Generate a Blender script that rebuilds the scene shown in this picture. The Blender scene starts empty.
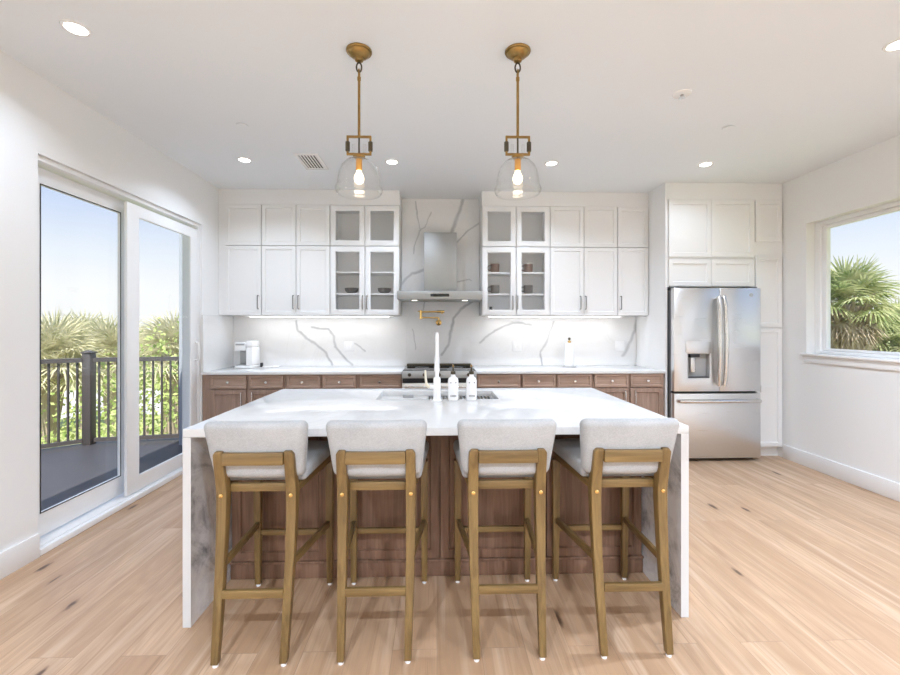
import bpy, bmesh, math, random
from mathutils import Vector, Matrix
random.seed(7)
PI = math.pi
sc = bpy.context.scene
COL = sc.collection

# ------------------------------------------------------------------ camera
F_PX, H_CAM, YAW = 430.0, 1.385, math.atan(13/430.0)
cam = bpy.data.cameras.new('camera'); camo = bpy.data.objects.new('camera', cam); COL.objects.link(camo)
cam.sensor_fit = 'HORIZONTAL'; cam.sensor_width = 36.0; cam.lens = 36.0*F_PX/900.0
cam.shift_y = -10.5/900.0; cam.clip_start = 0.05; cam.clip_end = 2000
camo.location = (0, 0, H_CAM); camo.rotation_euler = (PI/2, 0, -YAW)
sc.camera = camo

# ------------------------------------------------------------------ sky, sun, exposure
world = bpy.data.worlds.new('sky'); sc.world = world; world.use_nodes = True
wn = world.node_tree; wn.nodes.clear()
wo = wn.nodes.new('ShaderNodeOutputWorld'); wb = wn.nodes.new('ShaderNodeBackground')
wg = wn.nodes.new('ShaderNodeTexCoord'); ws = wn.nodes.new('ShaderNodeSeparateXYZ'); wr = wn.nodes.new('ShaderNodeValToRGB')
wn.links.new(wg.outputs['Generated'], ws.inputs[0]); wn.links.new(ws.outputs['Z'], wr.inputs[0])
wn.links.new(wr.outputs[0], wb.inputs[0]); wn.links.new(wb.outputs[0], wo.inputs[0])
cr = wr.color_ramp
cr.elements[0].position = 0.0; cr.elements[0].color = (0.66, 0.665, 0.67, 1)
cr.elements[1].position = 1.0; cr.elements[1].color = (0.24, 0.36, 0.66, 1)
for p, c in ((0.07, (0.66, 0.668, 0.675, 1)), (0.14, (0.56, 0.605, 0.665, 1)), (0.24, (0.39, 0.47, 0.645, 1)), (0.40, (0.33, 0.43, 0.64, 1))):
    e = cr.elements.new(p); e.color = c
wb.inputs[1].default_value = 1.15
sun = bpy.data.lights.new('sun', 'SUN'); suno = bpy.data.objects.new('sun', sun); COL.objects.link(suno)
sun.energy = 6.0; sun.angle = 0.01; sun.color = (1.0, 0.95, 0.86)
suno.rotation_euler = Vector((-0.14, 0.55, -0.83)).to_track_quat('-Z', 'Y').to_euler()
sc.view_settings.view_transform = 'Standard'; sc.view_settings.look = 'None'
sc.view_settings.exposure = 0.45; sc.view_settings.gamma = 1.0; sc.view_settings.use_curve_mapping = False
sc.cycles.use_denoising = True
sc.cycles.max_bounces = 10; sc.cycles.diffuse_bounces = 6; sc.cycles.glossy_bounces = 5
sc.cycles.transparent_max_bounces = 24; sc.cycles.transmission_bounces = 8
sc.cycles.caustics_reflective = False; sc.cycles.caustics_refractive = False
sc.cycles.sample_clamp_indirect = 4.0
DOWN_W, REAR_FILL_W, STRIP_W, BULB_W = 9.0, 41.0, 1.3, 0.6

def portal(name, loc, size_x, size_y, direction):
    l = bpy.data.lights.new(name, 'AREA'); l.shape = 'RECTANGLE'; l.size = size_x; l.size_y = size_y
    l.cycles.is_portal = True
    o = bpy.data.objects.new(name, l); COL.objects.link(o); o.location = loc
    o.rotation_euler = Vector(direction).to_track_quat('-Z', 'Z').to_euler()
portal('sky_portal_slider', (-2.62, 3.59, 1.21), 1.8, 2.42, (1, 0, 0))
portal('sky_portal_window', (3.90, 3.64, 1.77), 1.05, 1.3, (-1, 0, 0))
portal('sky_portal_rear', (0.6, -4.42, 1.2), 4.6, 2.4, (0, 1, 0))

# ------------------------------------------------------------------ materials
def mat(name, color=(.8,.8,.8), rough=.5, metal=0.0, spec=.5, coat=0.0, emis=None, estr=0.0):
    m = bpy.data.materials.new(name); m.use_nodes = True
    b = m.node_tree.nodes['Principled BSDF']
    b.inputs['Base Color'].default_value = (*color, 1); b.inputs['Roughness'].default_value = rough
    b.inputs['Metallic'].default_value = metal; b.inputs['Specular IOR Level'].default_value = spec
    b.inputs['Coat Weight'].default_value = coat
    if emis: b.inputs['Emission Color'].default_value = (*emis, 1); b.inputs['Emission Strength'].default_value = estr
    return m
def nt(m): return m.node_tree, m.node_tree.nodes, m.node_tree.links, m.node_tree.nodes['Principled BSDF']
def math_n(T, op, a, b=None, c=None, clamp=False):
    n = T.nodes.new('ShaderNodeMath'); n.operation = op; n.use_clamp = clamp
    for i, v in enumerate((a, b, c)):
        if v is None: continue
        if hasattr(v, 'is_linked'): T.links.new(v, n.inputs[i])
        else: n.inputs[i].default_value = v
    return n.outputs[0]
def vmath(T, op, a, b=None, out=0, scale=None):
    n = T.nodes.new('ShaderNodeVectorMath'); n.operation = op
    for i, v in enumerate((a, b)):
        if v is None: continue
        if hasattr(v, 'is_linked'): T.links.new(v, n.inputs[i])
        else: n.inputs[i].default_value = v
    if scale is not None:
        if hasattr(scale, 'is_linked'): T.links.new(scale, n.inputs['Scale'])
        else: n.inputs['Scale'].default_value = scale
    return n.outputs[out]
def noise(T, vec, scale, detail=3, rough=.55, dist=0.0, out='Fac'):
    n = T.nodes.new('ShaderNodeTexNoise'); n.inputs['Scale'].default_value = scale
    n.inputs['Detail'].default_value = detail; n.inputs['Roughness'].default_value = rough; n.inputs['Distortion'].default_value = dist
    if vec is not None: T.links.new(vec, n.inputs['Vector'])
    return n.outputs[out]
def mix(T, fac, a, b, blend='MIX'):
    n = T.nodes.new('ShaderNodeMix'); n.data_type = 'RGBA'; n.blend_type = blend
    if hasattr(fac, 'is_linked'): T.links.new(fac, n.inputs[0])
    else: n.inputs[0].default_value = fac
    for i, v in ((6, a), (7, b)):
        if hasattr(v, 'is_linked'): T.links.new(v, n.inputs[i])
        else: n.inputs[i].default_value = (*v, 1)
    return n.outputs[2]
def ramp(T, fac, stops):
    n = T.nodes.new('ShaderNodeValToRGB'); T.links.new(fac, n.inputs[0])
    els = n.color_ramp.elements
    while len(els) < len(stops): els.new(.5)
    for e, (p, c) in zip(els, stops): e.position = p; e.color = (*c, 1) if len(c) == 3 else c
    return n.outputs[0]
def position(T): return T.nodes.new('ShaderNodeNewGeometry').outputs['Position']
def objcoord(T): return T.nodes.new('ShaderNodeTexCoord').outputs['Object']
def bump(T, b, h, strength, dist=.01):
    n = T.nodes.new('ShaderNodeBump'); n.inputs['Strength'].default_value = strength; n.inputs['Distance'].default_value = dist
    T.links.new(h, n.inputs['Height']); T.links.new(n.outputs[0], b.inputs['Normal'])

M = {}
def painted(name, col, rough, var=.015):
    m = mat(name, col, rough); T, N, L, b = nt(m)
    f = noise(T, position(T), 1.3, 2)
    L.new(mix(T, f, tuple(c*(1-var) for c in col), tuple(min(1, c*(1+var)) for c in col)), b.inputs['Base Color'])
    return m
M['wall'] = painted('wall_paint', (.83, .83, .825), .6)
M['ceiling'] = painted('ceiling_paint', (.81, .845, .875), .7)
M['trim'] = painted('white_trim_paint', (.87, .87, .87), .35)
M['cab'] = painted('white_cabinet_paint', (.83, .83, .83), .35)
M['vinyl'] = painted('white_vinyl', (.85, .85, .85), .3)
M['steel'] = mat('brushed_steel', (.72, .725, .73), .3, 1.0)
T, N, L, b = nt(M['steel'])
sv = vmath(T, 'MULTIPLY', objcoord(T), (3, 3, 220)); L.new(math_n(T, 'MULTIPLY_ADD', noise(T, sv, 1, 2), .12, .24), b.inputs['Roughness'])
M['hood_steel'] = mat('hood_steel', (.40, .40, .39), .5, 1.0)
M['chrome'] = mat('satin_nickel', (.72, .71, .69), .22, 1.0)
M['dark_pull'] = mat('pewter_pull', (.27, .265, .26), .3, 1.0)
M['fridge_side'] = mat('fridge_side_grey', (.16, .16, .165), .4, .3)
M['black'] = mat('black_plastic', (.02, .02, .022), .35)
M['black_glass'] = mat('black_glass', (.012, .012, .013), .06)
M['shadow_gap'] = mat('dark_gap', (.06, .055, .05), .8)
M['brass'] = mat('aged_brass', (.50, .31, .105), .30, 1.0)
T, N, L, b = nt(M['brass']); L.new(mix(T, noise(T, objcoord(T), 30, 3), (.27, .165, .05), (.44, .285, .11)), b.inputs['Base Color'])
M['gold'] = mat('polished_gold', (.85, .58, .22), .2, 1.0)
M['amber'] = mat('amber_socket', (.80, .40, .08), .35, .4)
M['bronze'] = mat('dark_bronze', (.10, .085, .06), .4, .7)
M['white_gloss'] = mat('white_gloss', (.90, .90, .90), .12)
M['white_plastic'] = mat('white_plastic', (.86, .86, .86), .35)
M['cream'] = mat('cream_handle', (.86, .80, .66), .35)
M['grey_plastic'] = mat('grey_plastic', (.42, .42, .42), .45)
M['paper'] = mat('paper_towel', (.88, .88, .87), .9)
M['ceramic_dark'] = mat('dark_stoneware', (.09, .085, .085), .4)
M['ceramic_brown'] = mat('brown_stoneware', (.17, .105, .085), .4)
M['ceramic_grey'] = mat('grey_stoneware', (.15, .145, .14), .4)
M['interior'] = painted('cabinet_interior', (.86, .86, .86), .5)
M['lamp'] = mat('lamp_lens', (.9,.9,.9), .5, emis=(1, .97, .93), estr=9.0)
M['strip'] = mat('light_strip', (.9,.9,.9), .5, emis=(1, .97, .92), estr=4.0)
M['bulb'] = mat('glowing_bulb', (.9,.85,.75), .3, emis=(1, .80, .52), estr=4.5)
M['hood_lamp'] = mat('hood_lamp_lens', (.9,.9,.9), .3, emis=(1, .95, .85), estr=2.0)

def glass(name, tint=(1,1,1), base=.035, k=.85, power=4.5, rough=0.0):
    m = bpy.data.materials.new(name); m.use_nodes = True; T = m.node_tree; T.nodes.clear()
    out = T.nodes.new('ShaderNodeOutputMaterial'); tr = T.nodes.new('ShaderNodeBsdfTransparent'); gl = T.nodes.new('ShaderNodeBsdfGlossy')
    tr.inputs[0].default_value = (*tint, 1); gl.inputs['Roughness'].default_value = rough
    lw = T.nodes.new('ShaderNodeLayerWeight'); lw.inputs[0].default_value = .5
    f = math_n(T, 'MULTIPLY_ADD', math_n(T, 'POWER', lw.outputs['Facing'], power), k, base, clamp=True)
    mx = T.nodes.new('ShaderNodeMixShader'); T.links.new(f, mx.inputs[0]); T.links.new(tr.outputs[0], mx.inputs[1]); T.links.new(gl.outputs[0], mx.inputs[2])
    T.links.new(mx.outputs[0], out.inputs[0]); return m
M['glass'] = glass('window_glass', (.985, .99, .99), .02, .6)
M['cab_glass'] = glass('cabinet_glass', (.985, .985, .985), .03, .5)
M['shade_glass'] = glass('clear_shade_glass', (.992, .992, .99), .035, .55, 3.0, .01)

# quartz with soft grey veins; veins are polylines drawn on the slab in its own plane (x, z)
def marble(name, lines=(), base=(.86, .86, .85), vein=(.50, .50, .51), soft=.35, cloud=.05, sc_=1.6, rough=.12):
    m = mat(name, base, rough); T, N, L, b = nt(m)
    p = position(T)
    wob = vmath(T, 'SCALE', vmath(T, 'SUBTRACT', noise(T, p, 5.0, 3, out='Color'), (.5,.5,.5)), scale=.07)
    pw = vmath(T, 'ADD', p, wob)
    c = mix(T, ramp(T, noise(T, p, sc_, 4, .6, 1.2), ((.35, (0,0,0)), (.75, (1,1,1)))), base, tuple(v*(1-cloud) for v in base))
    if soft:
        r = math_n(T, 'ABSOLUTE', math_n(T, 'SUBTRACT', noise(T, p, sc_*.8, 5, .6, 1.8), .5))
        v = math_n(T, 'SUBTRACT', 1.0, math_n(T, 'DIVIDE', r, .028), clamp=True)
        v = math_n(T, 'MULTIPLY', math_n(T, 'MULTIPLY', v, noise(T, p, 1.1, 2)), soft)
        c = mix(T, v, c, vein)
    dmin = None
    flat = vmath(T, 'MULTIPLY', pw, (1, 0, 1))
    for width, pts in lines:
        for a, bb in zip(pts, pts[1:]):
            A = Vector((a[0], 0, a[1])); B = Vector((bb[0], 0, bb[1])); ba = B-A
            pa = vmath(T, 'SUBTRACT', flat, tuple(A))
            h = math_n(T, 'MULTIPLY', vmath(T, 'DOT_PRODUCT', pa, tuple(ba), out=1), 1/ba.length_squared, clamp=True)
            d = vmath(T, 'LENGTH', vmath(T, 'SUBTRACT', pa, vmath(T, 'SCALE', tuple(ba), scale=h)), out=1)
            d = math_n(T, 'DIVIDE', d, width*1.45)
            dmin = d if dmin is None else math_n(T, 'MINIMUM', dmin, d)
    if dmin is not None:
        f = math_n(T, 'SUBTRACT', 1.25, dmin, clamp=True)
        f = math_n(T, 'MULTIPLY', f, math_n(T, 'MULTIPLY_ADD', noise(T, p, 3.5, 2), 1.1, .2), clamp=True)
        c = mix(T, f, c, vein)
    L.new(c, b.inputs['Base Color']); return m
VEINS = [(.016, [(.309,2.896),(.262,2.741),(.178,2.527),(.107,2.383),(.03,2.1),(-.05,1.8)]), (.008, [(.50,2.624),(.369,2.528),(.238,2.396)]),
    (.006, [(-.249,2.879),(-.237,2.714),(-.202,2.524)]), (.006, [(-.071,2.739),(-.154,2.572),(-.213,2.524),(-.284,2.251)]),
    (.012, [(-.438,1.883),(-.296,2.025),(-.154,2.061),(0,2.09)]), (.013, [(.417,1.695),(.297,1.599),(.202,1.492),(.178,1.349),(.143,1.171),(.06,1.06)]),
    (.011, [(1.123,1.409),(.907,1.433),(.691,1.349),(.512,1.194)]), (.005, [(-.284,1.349),(-.261,1.112)]),
    (.011, [(-1.646,1.444),(-1.623,1.338),(-1.53,1.256),(-1.401,1.161),(-1.308,1.079),(-1.226,.949)]),
    (.011, [(-1.471,1.385),(-1.284,1.35),(-1.214,1.279),(-1.202,1.149),(-1.12,1.055),(-1.003,.936)]), (.008, [(-.97,1.2),(-.851,1.09)]),
    (.016, [(2.408,1.493),(2.396,1.349),(2.323,1.204),(2.238,1.048)]), (.009, [(1.401,1.445),(1.292,1.17),(1.244,1.086),(1.256,.918)]),
    (.006, [(.238,1.932),(.393,1.956),(.417,1.933)]), (.006, [(-.142,1.682),(-.202,1.527)])]
M['splash'] = marble('veined_marble', VEINS, base=(.80, .795, .79), soft=.12, vein=(.42, .42, .425))
M['counter'] = marble('white_quartz', base=(.80, .80, .795), soft=.12, rough=.14)
M['island'] = marble('island_quartz', base=(.72, .72, .715), soft=.35, rough=.1)
m = M['waterfall'] = mat('waterfall_quartz', (.8, .8, .8), .15); T, N, L, b = nt(m)
p = position(T)
n1 = noise(T, p, 3.6, 8, .68, 1.2); n2 = noise(T, vmath(T, 'ADD', p, (5, 3, 9)), 9.0, 5, .6, .5)
f = math_n(T, 'ADD', math_n(T, 'MULTIPLY', n1, .72), math_n(T, 'MULTIPLY', n2, .28))
sy_ = T.nodes.new('ShaderNodeSeparateXYZ'); L.new(p, sy_.inputs[0])
face = math_n(T, 'GREATER_THAN', sy_.outputs['Y'], 2.018)     # front edge left plain; the mottling inside also paints in shade
L.new(mix(T, face, (.68, .68, .68), ramp(T, f, ((.42, (.86, .86, .86)), (.50, (.74, .74, .75)), (.58, (.48, .485, .495)), (.66, (.24, .245, .26))))), b.inputs['Base Color'])

def wood(name, dark, light, axis=2, scale=1.0, rough=.4, use_obj=True):
    m = mat(name, light, rough); T, N, L, b = nt(m)
    p = objcoord(T) if use_obj else position(T)
    oi = T.nodes.new('ShaderNodeObjectInfo').outputs['Random']
    p = vmath(T, 'ADD', p, vmath(T, 'SCALE', (7.3, 3.1, 5.7), scale=oi))
    s = [38*scale]*3; s[axis] = 2.2*scale
    g = noise(T, vmath(T, 'MULTIPLY', p, tuple(s)), 1, 4, .65, .6)
    s2 = [6*scale]*3; s2[axis] = .8*scale
    g2 = noise(T, vmath(T, 'MULTIPLY', p, tuple(s2)), 1, 2)
    f = math_n(T, 'ADD', math_n(T, 'MULTIPLY', g, .65), math_n(T, 'MULTIPLY', g2, .35))
    L.new(ramp(T, f, ((.3, dark), (.68, light))), b.inputs['Base Color'])
    bump(T, b, g, .12, .002); return m
M['stool_v'] = wood('golden_oak_upright', (.105, .060, .020), (.29, .185, .068), 2)
M['stool_x'] = wood('golden_oak_crosswise', (.105, .060, .020), (.29, .185, .068), 0)
M['stool_y'] = wood('golden_oak_lengthwise', (.095, .055, .019), (.26, .165, .062), 1)
M['walnut_v'] = wood('walnut_upright', (.22, .145, .108), (.43, .30, .235), 2, 1.0, .42, False)
M['island_wood'] = wood('island_walnut', (.12, .060, .034), (.30, .172, .110), 2, 1.0, .42, False)
M['walnut_x'] = wood('walnut_crosswise', (.26, .172, .125), (.48, .335, .26), 0, 1.0, .42, False)

# light oak floor boards running away from the camera
m = M['floor'] = mat('oak_floor', (.6, .45, .32), .33); T, N, L, b = nt(m)
p = position(T); sp = T.nodes.new('ShaderNodeSeparateXYZ'); L.new(p, sp.inputs[0])
def combine(T, x, y, z=0.0):
    n = T.nodes.new('ShaderNodeCombineXYZ')
    for i, v in enumerate((x, y, z)):
        if hasattr(v, 'is_linked'): T.links.new(v, n.inputs[i])
        else: n.inputs[i].default_value = v
    return n.outputs[0]
bt = N.new('ShaderNodeTexBrick'); L.new(combine(T, sp.outputs['Y'], sp.outputs['X']), bt.inputs['Vector'])
bt.inputs['Color1'].default_value = (0,0,0,1); bt.inputs['Color2'].default_value = (1,1,1,1); bt.inputs['Mortar'].default_value = (.5,.5,.5,1)
bt.inputs['Scale'].default_value = 1.0; bt.inputs['Mortar Size'].default_value = .0012; bt.inputs['Mortar Smooth'].default_value = .1
bt.inputs['Brick Width'].default_value = 1.85; bt.inputs['Row Height'].default_value = .19; bt.offset = .37; bt.offset_frequency = 2
rnd = N.new('ShaderNodeSeparateColor'); L.new(bt.outputs['Color'], rnd.inputs[0]); R = rnd.outputs[0]
off = combine(T, math_n(T, 'MULTIPLY', R, 37.0), math_n(T, 'MULTIPLY', R, 91.0))
pp = vmath(T, 'ADD', p, off)
warp = noise(T, vmath(T, 'MULTIPLY', pp, (3.2, .55, 1)), 1, 3, .5)
rings = math_n(T, 'SINE', math_n(T, 'MULTIPLY', warp, 95.0))
fine = noise(T, vmath(T, 'MULTIPLY', pp, (95, 3.0, 1)), 1, 3, .6, .4)
broad = noise(T, vmath(T, 'MULTIPLY', pp, (5.5, .5, 1)), 1, 3, .6, 1.0)
base = ramp(T, R, ((.0, (.45, .275, .160)), (.35, (.60, .400, .255)), (.7, (.52, .340, .212)), (1.0, (.65, .455, .305))))
c = mix(T, math_n(T, 'MULTIPLY', ramp(T, broad, ((.40, (0,0,0)), (.66, (1,1,1)))), .75), base, (.42, .265, .155))
c = mix(T, math_n(T, 'MULTIPLY', math_n(T, 'MULTIPLY_ADD', rings, .5, .5), .34), c, (.38, .235, .14))
c = mix(T, math_n(T, 'MULTIPLY', ramp(T, fine, ((.48, (0,0,0)), (.72, (1,1,1)))), .70), c, (.40, .26, .165))
streak = noise(T, vmath(T, 'MULTIPLY', pp, (17, .42, 1)), 1, 4, .6, 1.5)
c = mix(T, math_n(T, 'MULTIPLY', ramp(T, streak, ((.56, (0,0,0)), (.74, (1,1,1)))), .8), c, (.30, .175, .095))
light = noise(T, vmath(T, 'MULTIPLY', vmath(T, 'ADD', pp, (9, 4, 0)), (11, .5, 1)), 1, 3, .6, 1.0)
c = mix(T, math_n(T, 'MULTIPLY', ramp(T, light, ((.54, (0,0,0)), (.72, (1,1,1)))), .45), c, (.72, .56, .42))
vo = N.new('ShaderNodeTexVoronoi'); vo.voronoi_dimensions = '2D'; vo.inputs['Scale'].default_value = 1.0; L.new(vmath(T, 'MULTIPLY', pp, (4.2, 1.25, 1)), vo.inputs['Vector'])
kn = math_n(T, 'ADD', vo.outputs['Distance'], math_n(T, 'MULTIPLY', math_n(T, 'SUBTRACT', noise(T, vmath(T, 'MULTIPLY', pp, (30, 12, 1)), 1, 2), .5), .10))
vc = N.new('ShaderNodeSeparateColor'); L.new(vo.outputs['Color'], vc.inputs[0])
some = math_n(T, 'GREATER_THAN', vc.outputs[0], .50)
halo = math_n(T, 'MULTIPLY', math_n(T, 'SUBTRACT', 1.0, math_n(T, 'DIVIDE', kn, .30), clamp=True), some)
c = mix(T, math_n(T, 'MULTIPLY', halo, .6), c, (.36, .215, .12))
core = math_n(T, 'MULTIPLY', math_n(T, 'SUBTRACT', 1.0, math_n(T, 'DIVIDE', kn, math_n(T, 'MULTIPLY_ADD', vc.outputs[1], .07, .03)), clamp=True), some)
c = mix(T, math_n(T, 'MULTIPLY', core, 1.5, clamp=True), c, (.11, .06, .035))
c = mix(T, math_n(T, 'MULTIPLY', bt.outputs['Fac'], .55), c, (.22, .14, .09))
L.new(c, b.inputs['Base Color']); L.new(math_n(T, 'MULTIPLY_ADD', fine, .15, .30), b.inputs['Roughness'])
bump(T, b, math_n(T, 'SUBTRACT', fine, bt.outputs['Fac']), .06, .002)

m = M['fabric'] = mat('light_grey_linen', (.60, .60, .60), .95, spec=.15); T, N, L, b = nt(m)
p = objcoord(T)
w = noise(T, vmath(T, 'MULTIPLY', p, (420, 420, 160)), 1, 2); w2 = noise(T, vmath(T, 'MULTIPLY', p, (120, 120, 480)), 1, 2)
f = math_n(T, 'ADD', math_n(T, 'MULTIPLY', w, .4), math_n(T, 'ADD', math_n(T, 'MULTIPLY', w2, .35), math_n(T, 'MULTIPLY', noise(T, p, 7, 3), .25)))
L.new(ramp(T, f, ((.35, (.36, .365, .37)), (.65, (.53, .535, .54)))), b.inputs['Base Color']); bump(T, b, f, .25, .002)

def leaf(name, c1, c2, trans=.35):
    m = bpy.data.materials.new(name); m.use_nodes = True; T = m.node_tree; T.nodes.clear()
    out = T.nodes.new('ShaderNodeOutputMaterial'); d = T.nodes.new('ShaderNodeBsdfDiffuse'); t = T.nodes.new('ShaderNodeBsdfTranslucent'); mx = T.nodes.new('ShaderNodeMixShader')
    c = mix(T, ramp(T, noise(T, objcoord(T), 6, 3), ((.35, (0,0,0)), (.65, (1,1,1)))), c1, c2)
    T.links.new(c, d.inputs[0]); T.links.new(c, t.inputs[0]); mx.inputs[0].default_value = trans
    T.links.new(d.outputs[0], mx.inputs[1]); T.links.new(t.outputs[0], mx.inputs[2]); T.links.new(mx.outputs[0], out.inputs[0]); return m
M['palm'] = leaf('palm_frond', (.46, .46, .27), (.78, .73, .55))
M['palm_green'] = leaf('palm_frond_green', (.24, .32, .13), (.66, .65, .40))
M['dead_palm'] = leaf('dry_palm_frond', (.40, .31, .24), (.66, .56, .46), .2)
M['bush'] = leaf('shrub_leaf', (.30, .42, .12), (.62, .66, .30))
M['bark'] = wood('palm_bark', (.26, .20, .15), (.55, .46, .37), 2, .4, .9)
M['deck'] = mat('grey_deck_coating', (.058, .058, .068), .45)
M['rail'] = mat('dark_rail_metal', (.075, .068, .068), .45)
M['stucco'] = painted('shade_tinted_stucco', (.36, .40, .46), .8)  # stucco colour darkened and blued to paint in shade
M['grass'] = painted('lawn', (.36, .40, .17), .9, .25)
M['road'] = painted('pale_asphalt', (.55, .54, .53), .9, .05)
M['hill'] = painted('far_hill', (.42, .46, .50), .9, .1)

# ------------------------------------------------------------------ mesh helpers
OFF = {}
def V(*a): return Vector(a)
class MB:
    def __init__(s): s.b = bmesh.new()
    def box(s, x0, x1, y0, y1, z0, z1, bev=0, seg=2):
        vs = [s.b.verts.new((x, y, z)) for x in (x0, x1) for y in (y0, y1) for z in (z0, z1)]
        fs = [s.b.faces.new([vs[i] for i in q]) for q in ((0,1,3,2),(4,6,7,5),(0,4,5,1),(2,3,7,6),(0,2,6,4),(1,5,7,3))]
        if bev: bmesh.ops.bevel(s.b, geom=list({e for f in fs for e in f.edges}), offset=bev, segments=seg, affect='EDGES', profile=.5)
        return s
    def hexa(s, bot, top):          # four corners below, four above
        vs = [s.b.verts.new(p) for p in bot] + [s.b.verts.new(p) for p in top]
        for q in ((3,2,1,0),(4,5,6,7),(0,1,5,4),(1,2,6,5),(2,3,7,6),(3,0,4,7)): s.b.faces.new([vs[i] for i in q])
        return s
    def prism(s, poly, axis, a, c):  # poly in the two other axes
        def mk(u, v, w): return {0: (w, u, v), 1: (u, w, v), 2: (u, v, w)}[axis]
        A = [s.b.verts.new(mk(u, v, a)) for u, v in poly]; B = [s.b.verts.new(mk(u, v, c)) for u, v in poly]; n = len(poly)
        s.b.faces.new(A[::-1]); s.b.faces.new(B)
        for i in range(n): s.b.faces.new((A[i], A[(i+1)%n], B[(i+1)%n], B[i]))
        return s
    def ring(s, outer, inner, axis, a, c):   # slab with a rectangular hole; rects as (u0,u1,v0,v1)
        def mk(u, v, w): return {0: (w, u, v), 1: (u, w, v), 2: (u, v, w)}[axis]
        def loop(r, w): return [s.b.verts.new(mk(u, v, w)) for u, v in ((r[0],r[2]),(r[1],r[2]),(r[1],r[3]),(r[0],r[3]))]
        oa, ob, ia, ib = loop(outer, a), loop(outer, c), loop(inner, a), loop(inner, c)
        for i in range(4):
            j = (i+1) % 4
            s.b.faces.new((oa[i], oa[j], ia[j], ia[i])); s.b.faces.new((ob[i], ib[i], ib[j], ob[j]))
            s.b.faces.new((oa[i], ob[i], ob[j], oa[j])); s.b.faces.new((ia[i], ia[j], ib[j], ib[i]))
        return s
    def openbox(s, x0, x1, y0, y1, z0, z1, t=.018, face='y'):  # open towards -y (or +z)
        if face == 'y':
            o = [(x0,z0),(x1,z0),(x1,z1),(x0,z1)]; i = [(x0+t,z0+t),(x1-t,z0+t),(x1-t,z1-t),(x0+t,z1-t)]
            mk = lambda p, w: (p[0], w, p[1]); f, bk, ib = y0, y1, y1-t
        else:
            o = [(x0,y0),(x1,y0),(x1,y1),(x0,y1)]; i = [(x0+t,y0+t),(x1-t,y0+t),(x1-t,y1-t),(x0+t,y1-t)]
            mk = lambda p, w: (p[0], p[1], w); f, bk, ib = z1, z0, z0+t
        of = [s.b.verts.new(mk(p, f)) for p in o]; ob = [s.b.verts.new(mk(p, bk)) for p in o]
        nf = [s.b.verts.new(mk(p, f)) for p in i]; nb = [s.b.verts.new(mk(p, ib)) for p in i]
        for k in range(4):
            j = (k+1) % 4
            s.b.faces.new((of[k], of[j], nf[j], nf[k])); s.b.faces.new((of[k], ob[k], ob[j], of[j])); s.b.faces.new((nf[k], nf[j], nb[j], nb[k]))
        s.b.faces.new(ob); s.b.faces.new(nb); return s
    def rbox(s, sx, sy, sz, r, n=6, fn=None):   # rounded box about the origin, optional deformation of each vertex
        def ax(h):
            q = [r*t for t in (0, .12, .3, .55, .8, 1.0)]
            mid = [-(h-r) + 2*(h-r)*k/n for k in range(1, n)]
            return [-h+v for v in q] + mid + [h-v for v in reversed(q)]
        H = (sx/2, sy/2, sz/2); A = [ax(h) for h in H]; new = {}
        def vert(p):
            k = tuple(round(c, 6) for c in p)
            if k not in new:
                q = Vector([max(-(h-r), min(h-r, c)) for c, h in zip(p, H)]); d = Vector(p)-q
                w = q + d.normalized()*r
                new[k] = s.b.verts.new(fn(w) if fn else w)
            return new[k]
        for a in range(3):
            u, v = [i for i in range(3) if i != a]
            for sg in (-1, 1):
                for i in range(len(A[u])-1):
                    for j in range(len(A[v])-1):
                        qs = []
                        for du, dv in ((0,0),(1,0),(1,1),(0,1)):
                            p = [0,0,0]; p[a] = sg*H[a]; p[u] = A[u][i+du]; p[v] = A[v][j+dv]; qs.append(vert(p))
                        try: s.b.faces.new(qs)
                        except ValueError: pass
        return s
    def cyl(s, p0, p1, r0, r1=None, n=20, cap=True):
        p0, p1 = Vector(p0), Vector(p1); r1 = r0 if r1 is None else r1
        d = (p1-p0).normalized(); u = d.orthogonal().normalized(); w = d.cross(u)
        A = [s.b.verts.new(p0+(u*math.cos(2*PI*i/n)+w*math.sin(2*PI*i/n))*r0) for i in range(n)]
        B = [s.b.verts.new(p1+(u*math.cos(2*PI*i/n)+w*math.sin(2*PI*i/n))*r1) for i in range(n)]
        for i in range(n): s.b.faces.new((A[i], A[(i+1)%n], B[(i+1)%n], B[i]))
        if cap: s.b.faces.new(A[::-1]); s.b.faces.new(B)
        return s
    def lathe(s, prof, c=(0,0,0), n=32, axis='z'):
        c = Vector(c); rings = []
        for r, h in prof:
            if r < 1e-5:
                p = {'z': (0,0,h), 'y': (0,h,0), 'x': (h,0,0)}[axis]; rings.append([s.b.verts.new(c+Vector(p))])
            else:
                R_ = []
                for i in range(n):
                    a = 2*PI*i/n; ca, sa = r*math.cos(a), r*math.sin(a)
                    R_.append(s.b.verts.new(c+Vector({'z': (ca,sa,h), 'y': (ca,h,sa), 'x': (h,ca,sa)}[axis])))
                rings.append(R_)
        for A, B in zip(rings, rings[1:]):
            if len(A) == 1 and len(B) == 1: continue
            for i in range(n):
                j = (i+1) % n
                if len(A) == 1: s.b.faces.new((A[0], B[i], B[j]))
                elif len(B) == 1: s.b.faces.new((A[i], A[j], B[0]))
                else: s.b.faces.new((A[i], A[j], B[j], B[i]))
        return s
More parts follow.
